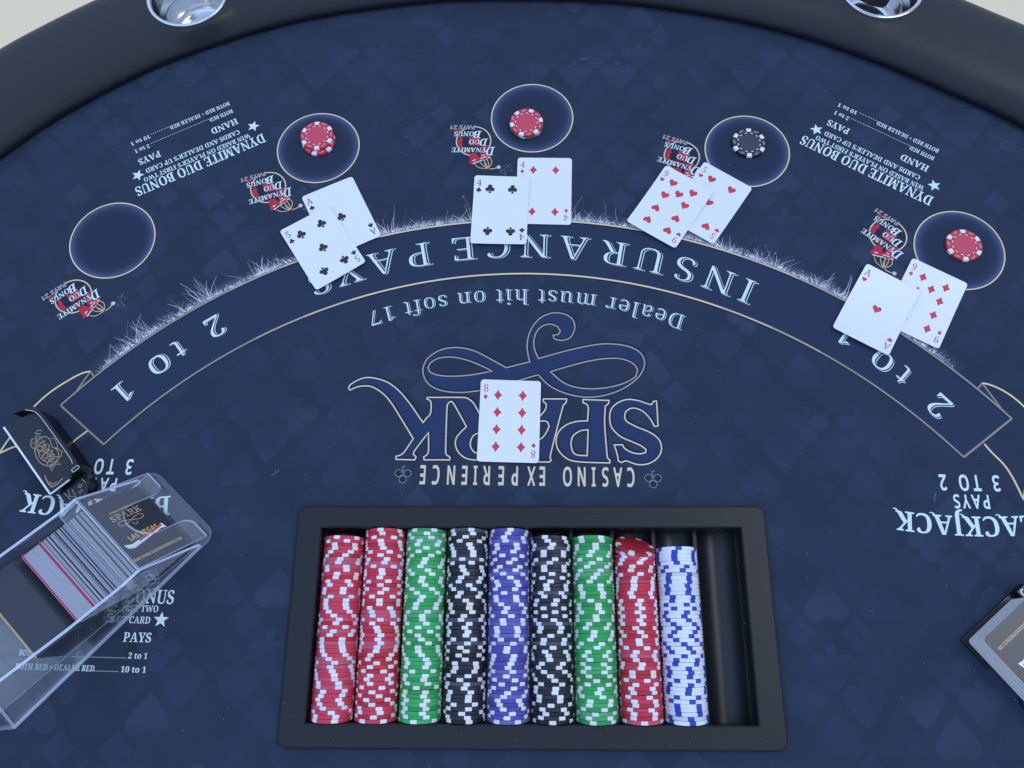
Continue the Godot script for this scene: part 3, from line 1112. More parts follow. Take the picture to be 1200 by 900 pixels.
func shrink(p: PackedVector2Array, k: float) -> PackedVector2Array:
	var c := Vector2.ZERO
	for q in p:
		c += q / p.size()
	var out := PackedVector2Array()
	for q in p:
		out.append(c + (q - c) * k)
	return out


func print_scrolls(top: Node) -> void:
	var b := Build.new()
	line(b, M.print_gold, smoothed(pts([-546.3, -323.7, -540, -338.2, -533.7, -352.6, -526.9, -365.3, -518.6, -377.6, -509.8, -388, -500.5, -396.5, -490.9, -403.8, -482.2, -409.8, -474.2, -413.6, -468.8, -414.6]), false, 60.0, 4), 0.0019, 0.0002)
	line(b, M.print_gold, smoothed(pts([-458.2, -348.3, -467.2, -340, -475.7, -332.9, -503.2, -333.8, -531.3, -329.6, -546, -322.4]), false, 60.0, 4), 0.0019, 0.0002)
	line(b, M.print_bronze, pts([-468.8, -414.6, -481.3, -387.8]), 0.0017, 0.00017)
	line(b, M.print_bronze, pts([-468.8, -414.6, -463.5, -408.8]), 0.0017, 0.00017)
	part("scroll_line", b.mesh(), top)
	b = Build.new()
	line(b, M.print_gold, smoothed(pts([476.6, -416.7, 484.4, -414.9, 493, -410.9, 501.3, -405.4, 508.3, -399.1, 514.9, -391.4, 524.5, -378.4, 533.5, -363.1]), false, 60.0, 4), 0.0019, 0.0002)
	line(b, M.print_gold, smoothed(pts([467.9, -350.7, 473.6, -342.3, 483.3, -330.1, 488.9, -318.8, 492.7, -307.6, 496.2, -294.8, 504.4, -316.5, 512.7, -334.2]), false, 60.0, 4), 0.0019, 0.0002)
	line(b, M.print_bronze, pts([476.6, -416.7, 491.5, -389.1]), 0.0017, 0.00017)
	line(b, M.print_bronze, pts([476.6, -416.7, 471.4, -410.2]), 0.0017, 0.00017)
	part("scroll_line", b.mesh(), top)


func lint(top: Node) -> void:
	var b := Build.new()
	var r2 := RandomNumberGenerator.new()
	r2.seed = 5
	for k in 260:
		var c := Vector2(r2.randf_range(-0.6, 0.6), r2.randf_range(-0.9, 0.0))
		if c.length() > 0.9:
			continue
		var a := r2.randf() * TAU
		var long := r2.randf_range(0.0003, 0.0009)
		var p := PackedVector2Array([c, c + Vector2.from_angle(a) * long])
		line(b, M.print_white_dim, p, r2.randf_range(0.0002, 0.0005), 0.0004)
	for k in 5:
		var c := [Vector2(0.060, -0.835), Vector2(-0.02, -0.520), Vector2(0.49, -0.19), Vector2(-0.25, -0.31), Vector2(0.41, -0.29)][k] as Vector2
		var a := r2.randf() * TAU
		var p := PackedVector2Array()
		for i in 8:
			p.append(c + Vector2(i * 0.0013, 0.0010 * sin(i * 0.45 + k)).rotated(a if k else 0.0))
		line(b, M.print_white_dim, p, 0.0003, 0.0004)
	var o := part("lint", b.mesh(), top)
	o.set_meta("kind", "stuff")


# ------------------------------------------------------------------ chip tray and chips

const CHIP_R := 0.0199
const CHIP_H := 0.0035
const PITCH := 0.0414
const AXIS_Y := -0.0100


func rounded_rect(w: float, h: float, r: float, n := 6) -> PackedVector2Array:
	var p := PackedVector2Array()
	for q in 4:
		var c := Vector2([1, -1, -1, 1][q] * (w * 0.5 - r), [1, 1, -1, -1][q] * (h * 0.5 - r))
		for i in n + 1:
			p.append(c + Vector2.from_angle(PI * 0.5 * (q + float(i) / n)) * r)
	return p


func specks(parent: Node, half: Vector2, y: float, count: int, seed_: int) -> void:
	var b := Build.new()
	var r2 := RandomNumberGenerator.new()
	r2.seed = seed_
	for k in count:
		var c := Vector2(r2.randf_range(-half.x, half.x), (half.y - r2.randf_range(0.001, 0.017)) * (1.0 if r2.randf() < 0.5 else -1.0))
		if r2.randf() < 0.4:
			c = Vector2((half.x - r2.randf_range(0.001, 0.02)) * (1.0 if r2.randf() < 0.5 else -1.0), r2.randf_range(-half.y, half.y))
		var long := r2.randf_range(0.0002, 0.0007)
		line(b, M.print_white_dim if k % 3 == 0 else M.black_inlay, PackedVector2Array([c, c + Vector2.from_angle(r2.randf() * TAU) * long]), 0.0003, y)
	var o := part("dust", b.mesh(), parent)
	o.set_meta("kind", "stuff")


func loop_wall(b: Build, m: Material, p: PackedVector2Array, y0: float, q: PackedVector2Array, y1: float, flip := false) -> void:
	for i in p.size():
		var j := (i + 1) % p.size()
		var v := [Vector3(p[i].x, y0, p[i].y), Vector3(p[j].x, y0, p[j].y), Vector3(q[j].x, y1, q[j].y), Vector3(q[i].x, y1, q[i].y)]
		if flip:
			b.quad(m, v[0], v[1], v[2], v[3])
		else:
			b.quad(m, v[3], v[2], v[1], v[0])


func tray() -> void:
	var t := thing("chip_tray", "black plastic ten-row chip tray let into the felt on the dealer's side", "chip tray", Vector3(TRAY_AT.x, TOP, TRAY_AT.y))
	t.rotation.y = TRAY_TURN
	var b := Build.new()
	var hw := PITCH * 5.0
	var hd := 0.0895
	# rim: low plate with a rounded outer edge
	var outer := rounded_rect(0.464, 0.2225, 0.0085)
	var steps := [[0.0, 0.0002], [0.0002, 0.0038], [0.0008, 0.0054], [0.0022, 0.0062]]
	var rings := []
	for s: Array in steps:
		rings.append(rounded_rect(0.464 - 2 * s[0], 0.2225 - 2 * s[0], 0.0085 - s[0] * 0.8))
	for i in steps.size() - 1:
		loop_wall(b, M.tray_plastic, rings[i], steps[i][1], rings[i + 1], steps[i + 1][1])
	var inner := PackedVector2Array([Vector2(-hw - 0.0012, -hd - 0.0012), Vector2(hw + 0.0012, -hd - 0.0012), Vector2(hw + 0.0012, hd + 0.0012), Vector2(-hw - 0.0012, hd + 0.0012)])
	lay(b, M.tray_plastic, fill([rings[3], inner], true), 0.0062)
	var inner2 := PackedVector2Array([Vector2(-hw, -hd), Vector2(hw, -hd), Vector2(hw, hd), Vector2(-hw, hd)])
	loop_wall(b, M.tray_plastic, inner, 0.0062, inner2, 0.0050)
	part("tray_rim", b.mesh(), t)
	specks(t, Vector2(0.229, 0.108), 0.00632, 120, 3)
	b = Build.new()
	loop_wall(b, M.tray_gloss, inner2, 0.0050, inner2, -0.0320)
	part("tray_wall", b.mesh(), t)
	for row in 10:
		b = Build.new()
		var cx := (row - 4.5) * PITCH
		var r := 0.0203
		var n := 20
		var path := [Vector2(-PITCH * 0.5, AXIS_Y - 0.0068)]
		for i in n + 1:
			var a := PI + lerpf(0.36, PI - 0.36, float(i) / n)
			path.append(Vector2(cos(a) * r, AXIS_Y + sin(a) * r))
		path.append(Vector2(PITCH * 0.5, AXIS_Y - 0.0068))
		for i in path.size() - 1:
			var p: Vector2 = path[i]
			var q: Vector2 = path[i + 1]
			var n1 := Vector3(-p.x, AXIS_Y - p.y, 0).normalized() if i > 0 else Vector3.UP
			var n2 := Vector3(-q.x, AXIS_Y - q.y, 0).normalized() if i < path.size() - 2 else Vector3.UP
			if i == 0 or i == path.size() - 2:
				n1 = Vector3.UP
				n2 = Vector3.UP
			b.quad_n(M.tray_gloss, [Vector3(cx + p.x, p.y, hd), Vector3(cx + q.x, q.y, hd), Vector3(cx + q.x, q.y, -hd), Vector3(cx + p.x, p.y, -hd)], [n1, n2, n2, n1])
		part("chip_trough", b.mesh(), t)


# A chip lying flat, its base at y = 0: six pale spots on rim and edge.
func chip_mesh(body: Material, spot: Material, which := 0) -> ArrayMesh:   # which: 0 all, 1 body only, 2 one spot only
	var b := Build.new()
	var h := CHIP_H
	var e := 0.00068
	var cuts := []
	for k in 6:
		var a := k * 60.0
		cuts.append_array([[a - 9.0, a, true], [a, a + 9.0, true], [a + 9.0, a + 23.0, false], [a + 23.0, a + 37.0, false], [a + 37.0, a + 51.0, false]])
	for c: Array in cuts:
		var m: Material = spot if c[2] else body
		if which == 1 and c[2]:
			pass
		var a0 := deg_to_rad(c[0])
		var a1 := deg_to_rad(c[1])
		var u := Vector3(cos(a0), 0, sin(a0))
		var v := Vector3(cos(a1), 0, sin(a1))
		var r1 := CHIP_R * 0.755
		var r2 := CHIP_R - e
		var hi := Vector3(0, h, 0)
		if which != 2:
			b.tri(body, hi, v * r1 + hi, u * r1 + hi, Vector3.UP)
			b.tri(body, Vector3.ZERO, u * r1, v * r1, Vector3.DOWN)
		if which == 1 and c[2]:
			continue
		if which == 2 and not (c[2] and c[0] < 5.0):
			continue
		b.quad(m, u * r1 + hi, v * r1 + hi, v * r2 + hi, u * r2 + hi, Vector3.UP)
		var t1 := hi - Vector3(0, e, 0)
		var t0 := Vector3(0, e, 0)
		b.quad_n(m, [u * r2 + hi, v * r2 + hi, v * CHIP_R + t1, u * CHIP_R + t1], [(u + Vector3.UP).normalized(), (v + Vector3.UP).normalized(), v, u])
		b.quad_n(m, [u * CHIP_R + t1, v * CHIP_R + t1, v * CHIP_R + t0, u * CHIP_R + t0], [u, v, v, u])
		b.quad_n(m, [u * CHIP_R + t0, v * CHIP_R + t0, v * r2, u * r2], [u, v, (v + Vector3.DOWN).normalized(), (u + Vector3.DOWN).normalized()])
		b.quad(m, u * r2, v * r2, v * r1, u * r1, Vector3.DOWN)
	return b.mesh()


func tray_chips() -> void:
	var rows := [
		["red", 0.1690, "red chip with white edge spots in the leftmost row of the tray"],
		["red", 0.1775, "red chip in the second row, between another red row and a green row"],
		["green", 0.1775, "green chip in the third row from the left, beside a red row"],
		["black", 0.1765, "black chip with white spots in the row left of the purple row"],
		["purple", 0.1785, "purple chip with white edge spots in the only purple row"],
		["black", 0.1720, "black chip with white spots in the row right of the purple row"],
		["green", 0.1715, "green chip in the row between a black row and a red row"],
		["red", 0.1610, "red chip in the row beside the white row, left of it"],
		["white", 0.1585, "white chip with blue edge spots in the only white row"],
	]
	var r2 := RandomNumberGenerator.new()
	r2.seed = 99
	var meshes := {}
	for i in rows.size():
		var colour: String = rows[i][0]
		var kinds := []
		for v: String in ["a", "b", "c", "d", "e"]:
			var key := colour + "_" + v
			if not M.has(key):       # two more tones: a faded one and a grubby one
				var from: Color = M[colour + "_a"].albedo_color.srgb_to_linear()
				var to := from.lerp(Color(0.6, 0.5, 0.62), 0.13) if v == "d" else from * 0.78
				mat(key, to.r, to.g, to.b, 0.58 if v == "d" else 0.42, 0.4)
			if not meshes.has(key):
				meshes[key] = chip_mesh(M[key], M.chip_blue if colour == "white" else [M.chip_white, M.chip_white, M.chip_ivory, M.chip_bluish, M.chip_ivory]["abcde".find(v)])
			kinds.append(meshes[key])
		var count := int(round((rows[i][1] - 0.0025) / CHIP_H))
		var cx := (i - 4.5) * PITCH
		var z := 0.0870
		var spin := r2.randf() * TAU
		var step := 0.2
		for k in count:
			var o := MeshInstance3D.new()
			o.name = numbered(colour + "_poker_chip", self)
			var pick := r2.randf()
			var faded := 0.40 if i == 0 else 0.0
			o.mesh = kinds[0 if pick < 0.40 - faded else (1 if pick < 0.62 else (2 if pick < 0.66 + (0.0 if i == 0 else 0.10) else (3 if pick < (0.96 if i == 0 else 0.88) else 4)))]
			add_child(o, true)
			if r2.randf() < 0.20:
				spin += step + r2.randf_range(-0.06, 0.06)
			else:
				spin = r2.randf() * TAU
				step = r2.randf_range(-0.45, 0.45)
			var lean := 0.15 * pow(1.0 - float(k) / count, 1.4)     # the rows lean towards the dealer at the near end
			var tilt := Vector2(r2.randfn(0, 0.006) - lean, r2.randfn(0, 0.006))
			var lift := 0.0
			if i == 7 and k >= count - 3:      # the last ones have slumped over
				var s := [0.14, 0.30, 0.56][k - count + 3] as float
				tilt = Vector2(-s, [-0.06, -0.12, -0.24][k - count + 3])
				lift = [0.0003, 0.0012, 0.0040][k - count + 3]
				z -= [0.0004, 0.0010, 0.0020][k - count + 3]
			var basis := Basis(Vector3.UP, TRAY_TURN) * Basis(Vector3.UP, tilt.y) * Basis(Vector3.RIGHT, -PI * 0.5 - tilt.x) * Basis(Vector3.UP, spin)
			var at := tray_point(cx + r2.randfn(0, 0.00010), z)
			o.transform = Transform3D(basis, Vector3(at.x, TOP + AXIS_Y + absf(r2.randfn(0, 0.00012)) + lift, at.y))
			z -= CHIP_H / cos(lean)
			var label: String = rows[i][2]
			if k == 0:
				label = label.replace(" chip ", " near-end chip ")
			elif k == count - 1:
				label = label.replace(" chip ", " far-end chip ")
			tag(o, label, "poker chip", "poker chips stacked on edge in the tray, row %s" % ["one", "two", "three", "four", "five", "six", "seven", "eight", "nine"][i] if k > 0 and k < count - 1 else "")


func loose_chip(colour: String, label: String, at: Vector2, level: int, turn: float, group := "") -> void:
	var t := thing(colour + "_betting_chip", label, "poker chip", Vector3(at.x, TOP + 0.0003 + level * (CHIP_H + 0.00002), at.y), group)
	t.rotation.y = turn
	var body: Material = M[colour + "_a"]
	part("chip_body", chip_mesh(body, body, 1), t)
	var spot := chip_mesh(body, M.chip_white, 2)
	for k in 6:
		part("edge_spot", spot, t, Transform3D(Basis(Vector3.UP, k * PI / 3.0), Vector3.ZERO))
	var b := Build.new()
	disc_of(b, M[colour + "_inlay"] if M.has(colour + "_inlay") else body, Vector2.ZERO, 0.0, CHIP_R * 0.60, CHIP_H + 0.00005, 40)
	for k in 12:
		var a := TAU * (k + 0.5) / 12.0
		var p := PackedVector2Array()
		for i in 4:
			p.append(Vector2.from_angle(a + (i - 1.5) * 0.075) * CHIP_R * 0.655)
		line(b, M.chip_white, p, 0.00085, CHIP_H + 0.0001)
	for k in 6:       # small dice between the spots
		var a := deg_to_rad(30.0 + 60.0 * k)
		for s: float in [-1.0, 1.0]:
			var c := Vector2.from_angle(a + s * 0.075) * CHIP_R * (0.855 + 0.02 * s)
			var sq := PackedVector2Array()
			for q in 4:
				sq.append(c + Vector2.from_angle(a + 0.5 * s + PI * 0.25 + PI * 0.5 * q) * 0.0012)
			line(b, M.chip_white, sq, 0.00022, CHIP_H + 0.0001, true)
	part("face_print", b.mesh(), t)


func loose_chips() -> void:
	loose_chip("red", "lower of two stacked red chips in the betting circle second from left", pts([-251.4, -709.9])[0], 0, 0.35)
	loose_chip("red", "upper of two stacked red chips in the betting circle second from left", pts([-253, -714.9])[0], 1, 0.62)
	loose_chip("green", "green chip peeking out under a red chip in the middle betting circle", pts([-4, -736])[0], 0, 0.30)
	loose_chip("red", "red chip on top of a green chip in the middle betting circle", pts([-4.4, -735.1])[0], 1, 0.20)
	loose_chip("black", "single black chip with white spots in the betting circle second from right", pts([256.6, -711])[0], 0, 0.48)
	loose_chip("red", "single red chip in the rightmost betting circle above the nine of diamonds", pts([482.8, -577.8])[0], 0, 0.46)


# ------------------------------------------------------------------ playing cards

const CARD_W := 0.0635
const CARD_L := 0.0889


# how far a point of a lying card is lifted: the ends curl up a little, one corner more
func curl(p: Vector2, c: Array) -> float:
	var u := p.x / (CARD_W * 0.5)
	var v := p.y / (CARD_L * 0.5)
	return c[0] * v * v + c[1] * u * v + c[2] * u * u


func suit_polys(suit: int, h: float) -> Array:     # upright, y upwards, centred, h tall
	var out := []
	var s := h * 0.5
	match suit:
		0, 1:
			var p := PackedVector2Array()
			var f := -1.0 if suit == 0 else 1.0
			for i in 33:
				var t := TAU * i / 32.0 + PI * 0.5
				var x := 0.92 * pow(absf(cos(t)), 1.0) * signf(cos(t))
				var k := TAU * i / 32.0
				x = 0.92 * pow(sin(k), 3.0)
				var y := (13.0 * cos(k) - 5.0 * cos(2 * k) - 2.0 * cos(3 * k) - cos(4 * k)) / 15.0
				if i < 32:
					p.append(Vector2(x * s, (y * f * 0.93 + (0.10 if suit == 0 else 0.12)) * s))
			out.append(oriented(p, true))
			if suit == 0:
				out.append(oriented(PackedVector2Array([Vector2(0.08, 0) * s, Vector2(0.30, -1) * s, Vector2(-0.30, -1) * s, Vector2(-0.08, 0) * s]), true))
		2:
			var p := PackedVector2Array()
			for q in 4:
				var a := [Vector2(0, 1), Vector2(0.76, 0), Vector2(0, -1), Vector2(-0.76, 0)][q] as Vector2
				var c := [Vector2(0.76, 0), Vector2(0, -1), Vector2(-0.76, 0), Vector2(0, 1)][q] as Vector2
				for i in 4:
					var t := i / 4.0
					p.append(a.lerp(c, t) * (1.0 - 0.16 * sin(t * PI)) * s)
			out.append(oriented(p, true))
		3:
			for c: Vector2 in [Vector2(0, 0.50), Vector2(-0.50, -0.16), Vector2(0.50, -0.16)]:
				out.append(oriented(circle(c * s, 0.46 * s, 18), true))
			out.append(oriented(PackedVector2Array([Vector2(0.1, 0.3) * s, Vector2(0.08, -0.4) * s, Vector2(0.30, -1) * s, Vector2(-0.30, -1) * s, Vector2(-0.08, -0.4) * s, Vector2(-0.1, 0.3) * s]), true))
	return out


func place_print(b: Build, m: Material, tris: PackedVector2Array, at: Vector2, down: bool, c: Array, y: float) -> void:
	# at: card coordinates, x to the right and y towards the foot of the card
	var f := -1.0 if down else 1.0
	var w := Transform2D(Vector2(f, 0), Vector2(0, -f), at)
	for i in range(0, tris.size(), 3):
		var q := []
		for k in 3:
			var p := w * tris[i + k]
			q.append(Vector3(p.x, curl(p, c) + y, p.y))
		if (q[1] - q[0]).cross(q[2] - q[0]).y < 0:
			q = [q[0], q[2], q[1]]
		b.tri(m, q[0], q[1], q[2], Vector3.UP)


func card(rank: String, suit: int, at: Vector2, deg: float, level: float, c: Array, label: String) -> void:
	var t := thing("playing_card", label, "playing card", Vector3(at.x, TOP + 0.0006 + level, at.y))
	t.rotation.y = -deg_to_rad(deg)
	var thick := 0.0003
	var b := Build.new()
	var rim := rounded_rect(CARD_W, CARD_L, 0.0034, 5)
	rim.reverse()
	var fine := PackedVector2Array()
	for i in rim.size():
		var parts := maxi(1, int(rim[i].distance_to(rim[(i + 1) % rim.size()]) / 0.006))
		for k in parts:
			fine.append(rim[i].lerp(rim[(i + 1) % rim.size()], float(k) / parts))
	rim = fine
	var n := 14
	for i in rim.size():
		var p := rim[i]
		var q := rim[(i + 1) % rim.size()]
		for k in n:
			var k0 := float(k) / n
			var k1 := float(k + 1) / n
			var v := []
			var nn := []
			for e: Vector2 in [p * k0, p * k1, q * k1, q * k0]:
				v.append(Vector3(e.x, curl(e, c) + thick, e.y))
				var gx := (curl(e + Vector2(0.001, 0), c) - curl(e - Vector2(0.001, 0), c)) / 0.002
				var gz := (curl(e + Vector2(0, 0.001), c) - curl(e - Vector2(0, 0.001), c)) / 0.002
				nn.append(Vector3(-gx, 1, -gz).normalized())
			if k > 0:
				b.tri_n(M.card_white, [v[0], v[2], v[3]], [nn[0], nn[2], nn[3]])
			b.tri_n(M.card_white, [v[0], v[1], v[2]], [nn[0], nn[1], nn[2]])
		var a := Vector3(p.x, curl(p, c), p.y)
		var d := Vector3(q.x, curl(q, c), q.y)
		var up := Vector3(0, thick, 0)
		b.quad(M.card_edge, a, d, d + up, a + up)
	part("card_face", b.mesh(), t)
	var ink: Material = M.pip_red if suit == 1 or suit == 2 else M.pip_black
	var spots := []
	var L := 0.205
	var R := -0.205
	match rank:
		"A": spots = [Vector2(0, 0)]
		"4": spots = [Vector2(L, 0.315), Vector2(R, 0.315), Vector2(L, -0.315), Vector2(R, -0.315)]
		"5": spots = [Vector2(L, 0.315), Vector2(R, 0.315), Vector2(0, 0), Vector2(L, -0.315), Vector2(R, -0.315)]
		"8": spots = [Vector2(L, 0.315), Vector2(R, 0.315), Vector2(L, 0.105), Vector2(R, 0.105), Vector2(L, -0.105), Vector2(R, -0.105), Vector2(L, -0.315), Vector2(R, -0.315)]
		"9": spots = [Vector2(L, 0.315), Vector2(R, 0.315), Vector2(L, 0.105), Vector2(R, 0.105), Vector2(0, 0.21), Vector2(L, -0.105), Vector2(R, -0.105), Vector2(L, -0.315), Vector2(R, -0.315)]
	var tall := 0.0106 if suit == 1 else (0.0118 if suit == 2 else 0.0112)
	var tri := fill(suit_polys(suit, tall))
	for s: Vector2 in spots:
		var pb := Build.new()
		place_print(pb, ink, tri, Vector2(s.x * CARD_W, -s.y * CARD_L), s.y < -0.001, c, thick + 0.00012)
		part("pip", pb.mesh(), t)
	var small := fill(suit_polys(suit, tall * 0.56))
	for s: float in [1.0, -1.0]:
		var pb := Build.new()
		var corner := Vector2(-CARD_W * 0.5 + 0.0058, -CARD_L * 0.5 + 0.0185) * s
		place_print(pb, ink, small, corner, s < 0, c, thick + 0.00012)
		var em := 0.0079 / 0.714
		var gl := glyph(serif, rank)
		var letter := PackedVector2Array()
		for p: Vector2 in gl[0]:
			letter.append(Vector2((p.x - gl[1] * 0.5) * em * 0.92, (p.y - 0.357) * em))
		place_print(pb, ink if ink == M.pip_red else M.index_blue, letter, Vector2(-CARD_W * 0.5 + 0.0060, -CARD_L * 0.5 + 0.0092) * s, s < 0, c, thick + 0.00012)
		part("corner_index", pb.mesh(), t)


func cards() -> void:
	card("A", 3, Vector2(-214.7, -608.1) * MM, -27.45, 0.0, [0.0016, 0.0005, -0.0004], "ace of clubs, half covered by the five of clubs")
	card("5", 3, Vector2(-231.4, -567.4) * MM, -34.06, 0.0012, [0.0020, 0.0006, 0.0004], "five of clubs lying across the ace of clubs")
	card("4", 2, Vector2(17.6, -644.7) * MM, 0.62, 0.0, [0.0009, -0.0003, 0.0], "four of diamonds behind the four of clubs, below the middle betting circle")
	card("4", 3, Vector2(-32.2, -617.6) * MM, 1.0, 0.0011, [0.0021, 0.0005, 0.0003], "four of clubs overlapping the four of diamonds")
	card("5", 1, Vector2(205.7, -630.7) * MM, 33.43, 0.0, [0.0010, 0.0004, 0.0], "five of hearts partly under the nine of hearts")
	card("9", 1, Vector2(161.6, -624.2) * MM, 32.29, 0.0012, [0.0020, -0.0006, 0.0003], "nine of hearts lying over the five of hearts")
	card("9", 2, Vector2(430.9, -507.7) * MM, 29.17, 0.0, [0.0010, 0.0003, 0.0], "nine of diamonds partly under the ace of hearts")
	card("A", 1, Vector2(377.5, -498.4) * MM, 30.58, 0.0012, [0.0023, 0.0007, 0.0004], "ace of hearts lying over the nine of diamonds")
	card("8", 2, Vector2(-15.1, -366.4) * MM, 0.69, 0.0, [0.0019, 0.0004, 0.0002], "eight of diamonds alone on the blue logo above the chip tray")


# ------------------------------------------------------------------ the shoe

# Plate between two closed outlines given in a plane: faces in one material, the sawn edges in another.
func plate(outline2: PackedVector2Array, thick: float, face: Material, edge: Material, clear := 0) -> ArrayMesh:
	# local x, y in the plane, z = thickness
	var b := Build.new()
	var o := oriented(outline2.duplicate(), false)
	var rings := [o]
	var tr := fill(rings)
	for i in range(0, tr.size(), 3):
		var p := tr[i]
		var q := tr[i + 1]
		var r := tr[i + 2]
		if (q - p).cross(r - p) < 0:
			var h := q
			q = r
			r = h
		for z: float in [0.0, thick]:      # a clear plate's two panes both look towards clear's side
			if clear > 0 or (clear == 0 and z > 0.0):
				b.tri(face, Vector3(p.x, p.y, z), Vector3(q.x, q.y, z), Vector3(r.x, r.y, z))
			else:
				b.tri(face, Vector3(p.x, p.y, z), Vector3(r.x, r.y, z), Vector3(q.x, q.y, z))
	for ring: PackedVector2Array in rings:
		for i in ring.size():
			var p := ring[i]
			var q := ring[(i + 1) % ring.size()]
			b.quad(edge, Vector3(p.x, p.y, 0), Vector3(q.x, q.y, 0), Vector3(q.x, q.y, thick), Vector3(p.x, p.y, thick))
	return b.mesh()


const SHOE_W := 0.0990


func shoe() -> void:
	# shoe axes: x runs back from the mouth, y up, z across to the left; the right wall stands at z = 0
	var origin := Vector3(-0.3169, TOP + 0.0006, -0.2304)
	var axes := Basis(Vector3(-0.6588, 0, 0.7523), Vector3.UP, Vector3(-0.7523, 0, -0.6588))
	var s := thing("card_shoe", "clear acrylic dealing shoe full of cards at the left edge", "card shoe", origin)
	s.basis = axes
	var th := 0.0026
	var len := 0.2270
	var inside := SHOE_W - 2.0 * th
	# base on the felt, with a rounded lip in front
	var lip := PackedVector2Array()
	for i in 7:
		lip.append(Vector2(-0.0055, 0.0120) + Vector2.from_angle(deg_to_rad(270.0 - 15.0 * i)) * 0.0120)
	for i in 7:
		lip.append(Vector2(-0.0055, SHOE_W - 0.0120) + Vector2.from_angle(deg_to_rad(180.0 - 15.0 * i)) * 0.0120)
	lip.append(Vector2(len, SHOE_W))
	lip.append(Vector2(len, 0.0))
	part("base_plate", plate(lip, 0.0022, M.acrylic, M.acrylic_edge, -1), s, Transform3D(Basis(Vector3.RIGHT, Vector3.BACK, Vector3.DOWN), Vector3(0, 0.0024, 0)))
	# side walls
	var side := PackedVector2Array([Vector2(0.0, 0.0026), Vector2(len, 0.0026), Vector2(len, 0.1160), Vector2(0.1700, 0.0985), Vector2(0.1150, 0.0790), Vector2(0.0600, 0.0650), Vector2(0.0420, 0.0640), Vector2(0.0, 0.0080)])
	part("side_wall", plate(side, th, M.acrylic, M.acrylic_edge, -1), s)
	part("side_wall", plate(side, th, M.acrylic, M.acrylic_edge, -1), s, Transform3D(Basis.IDENTITY, Vector3(0, 0, SHOE_W - th)))
	# back wall and sloping floor
	var back := PackedVector2Array([Vector2(0, 0.0026), Vector2(inside, 0.0026), Vector2(inside, 0.1100), Vector2(0, 0.1100)])
	part("back_wall", plate(back, th, M.acrylic, M.acrylic_edge, 1), s, Transform3D(Basis(Vector3.BACK, Vector3.UP, Vector3.LEFT), Vector3(len, 0, th)))
	var slope := Basis(Vector3.BACK, Vector3(cos(0.204), sin(0.204), 0), Vector3(-sin(0.204), cos(0.204), 0))
	var deck := PackedVector2Array([Vector2(0, 0.004), Vector2(inside, 0.004), Vector2(inside, 0.224), Vector2(0, 0.224)])
	part("sloping_floor", plate(deck, 0.0036, M.acrylic, M.acrylic_edge, 1), s, Transform3D(slope, Vector3(0.0, 0.0024, th)))
	# front hood: a slanted face with a thumb opening, and a short lid
	var tilt := Basis(Vector3.BACK, Vector3(0.680, 0.733, 0).normalized(), Vector3(-0.733, 0.680, 0).normalized())
	var cx := inside * 0.50
	var cut := PackedVector2Array([Vector2(0, 0.0045), Vector2(cx - 0.0290, 0.0045)])
	for i in 9:
		cut.append(Vector2(cx - 0.0290, 0.0165) + Vector2.from_angle(-PI * 0.5 + PI * 0.5 * i / 8.0) * Vector2(0.0090, 0.0120))
	for i in 17:
		cut.append(Vector2(cx, 0.0400) + Vector2.from_angle(PI - PI * i / 16.0) * 0.0200)
	for i in 9:
		cut.append(Vector2(cx + 0.0290, 0.0165) + Vector2.from_angle(PI + PI * 0.5 * i / 8.0) * Vector2(0.0090, 0.0120))
	cut.append(Vector2(inside, 0.0045))
	cut.append(Vector2(inside, 0.0830))
	cut.append(Vector2(0, 0.0830))
	part("front_face", plate(cut, th, M.acrylic, M.acrylic_edge, 1), s, Transform3D(tilt, Vector3(-0.0130, 0.0030, th)))
	var lid := PackedVector2Array([Vector2(0, 0.0), Vector2(inside, 0.0), Vector2(inside, 0.0210), Vector2(0, 0.0210)])
	part("lid", plate(lid, 0.0052, M.acrylic, M.acrylic_edge, 1), s, Transform3D(Basis(Vector3.BACK, Vector3.RIGHT, Vector3.UP), Vector3(0.0415, 0.0588, th)))

	# the cards inside, leaning against the front
	var lean := Basis(Vector3.BACK, Vector3(0.7071, 0.7071, 0), Vector3(-0.7071, 0.7071, 0))
	var world := Transform3D(axes, origin)
	var sheet := shoe_card(M.shoe_paper, M.card_black)
	var bordered := shoe_card(M.shoe_paper, M.card_black, 0.0004)
	var r2 := RandomNumberGenerator.new()
	r2.seed = 41
	var at := 0.0035
	var index := 0
	var pack := 4
	var reds := 0
	var rise := 0.0
	while at < 0.0640:
		var red := (reds == 0 and at > 0.0470) or (reds == 1 and at > 0.0626)
		var o: Node3D
		var place := Transform3D(lean, Vector3(at, 0.0050 + at * 0.207, 0.0050 + r2.randfn(0.0, 0.00015)))
		place.origin += lean.y * (rise + r2.randfn(0.0, 0.00003) if not red else rise + 0.0009)
		if index == 0:
			o = thing("front_card", "front card in the clear shoe, black back with gold print", "playing card")
			part("card_sheet", sheet, o)
			part("back_print", card_back_print(), o)
		elif red:
			var m := MeshInstance3D.new()
			m.name = numbered("red_cut_card", self)
			m.mesh = shoe_card(M.cut_red, M.cut_red)
			add_child(m, true)
			o = m
			tag(o, "red cut card behind all the cards, against the black wedge" if reds == 1 else "red cut card among the cards, ahead of the pale solid block of cards", "cut card")
			reds += 1
		else:
			var m := MeshInstance3D.new()
			m.name = numbered("shoe_card", self)
			m.mesh = bordered
			add_child(m, true)
			o = m
			tag(o, "black-backed playing card standing on edge in the clear dealing shoe", "playing card", "cards standing in the dealing shoe")
		o.transform = world * place
		at += 0.00043
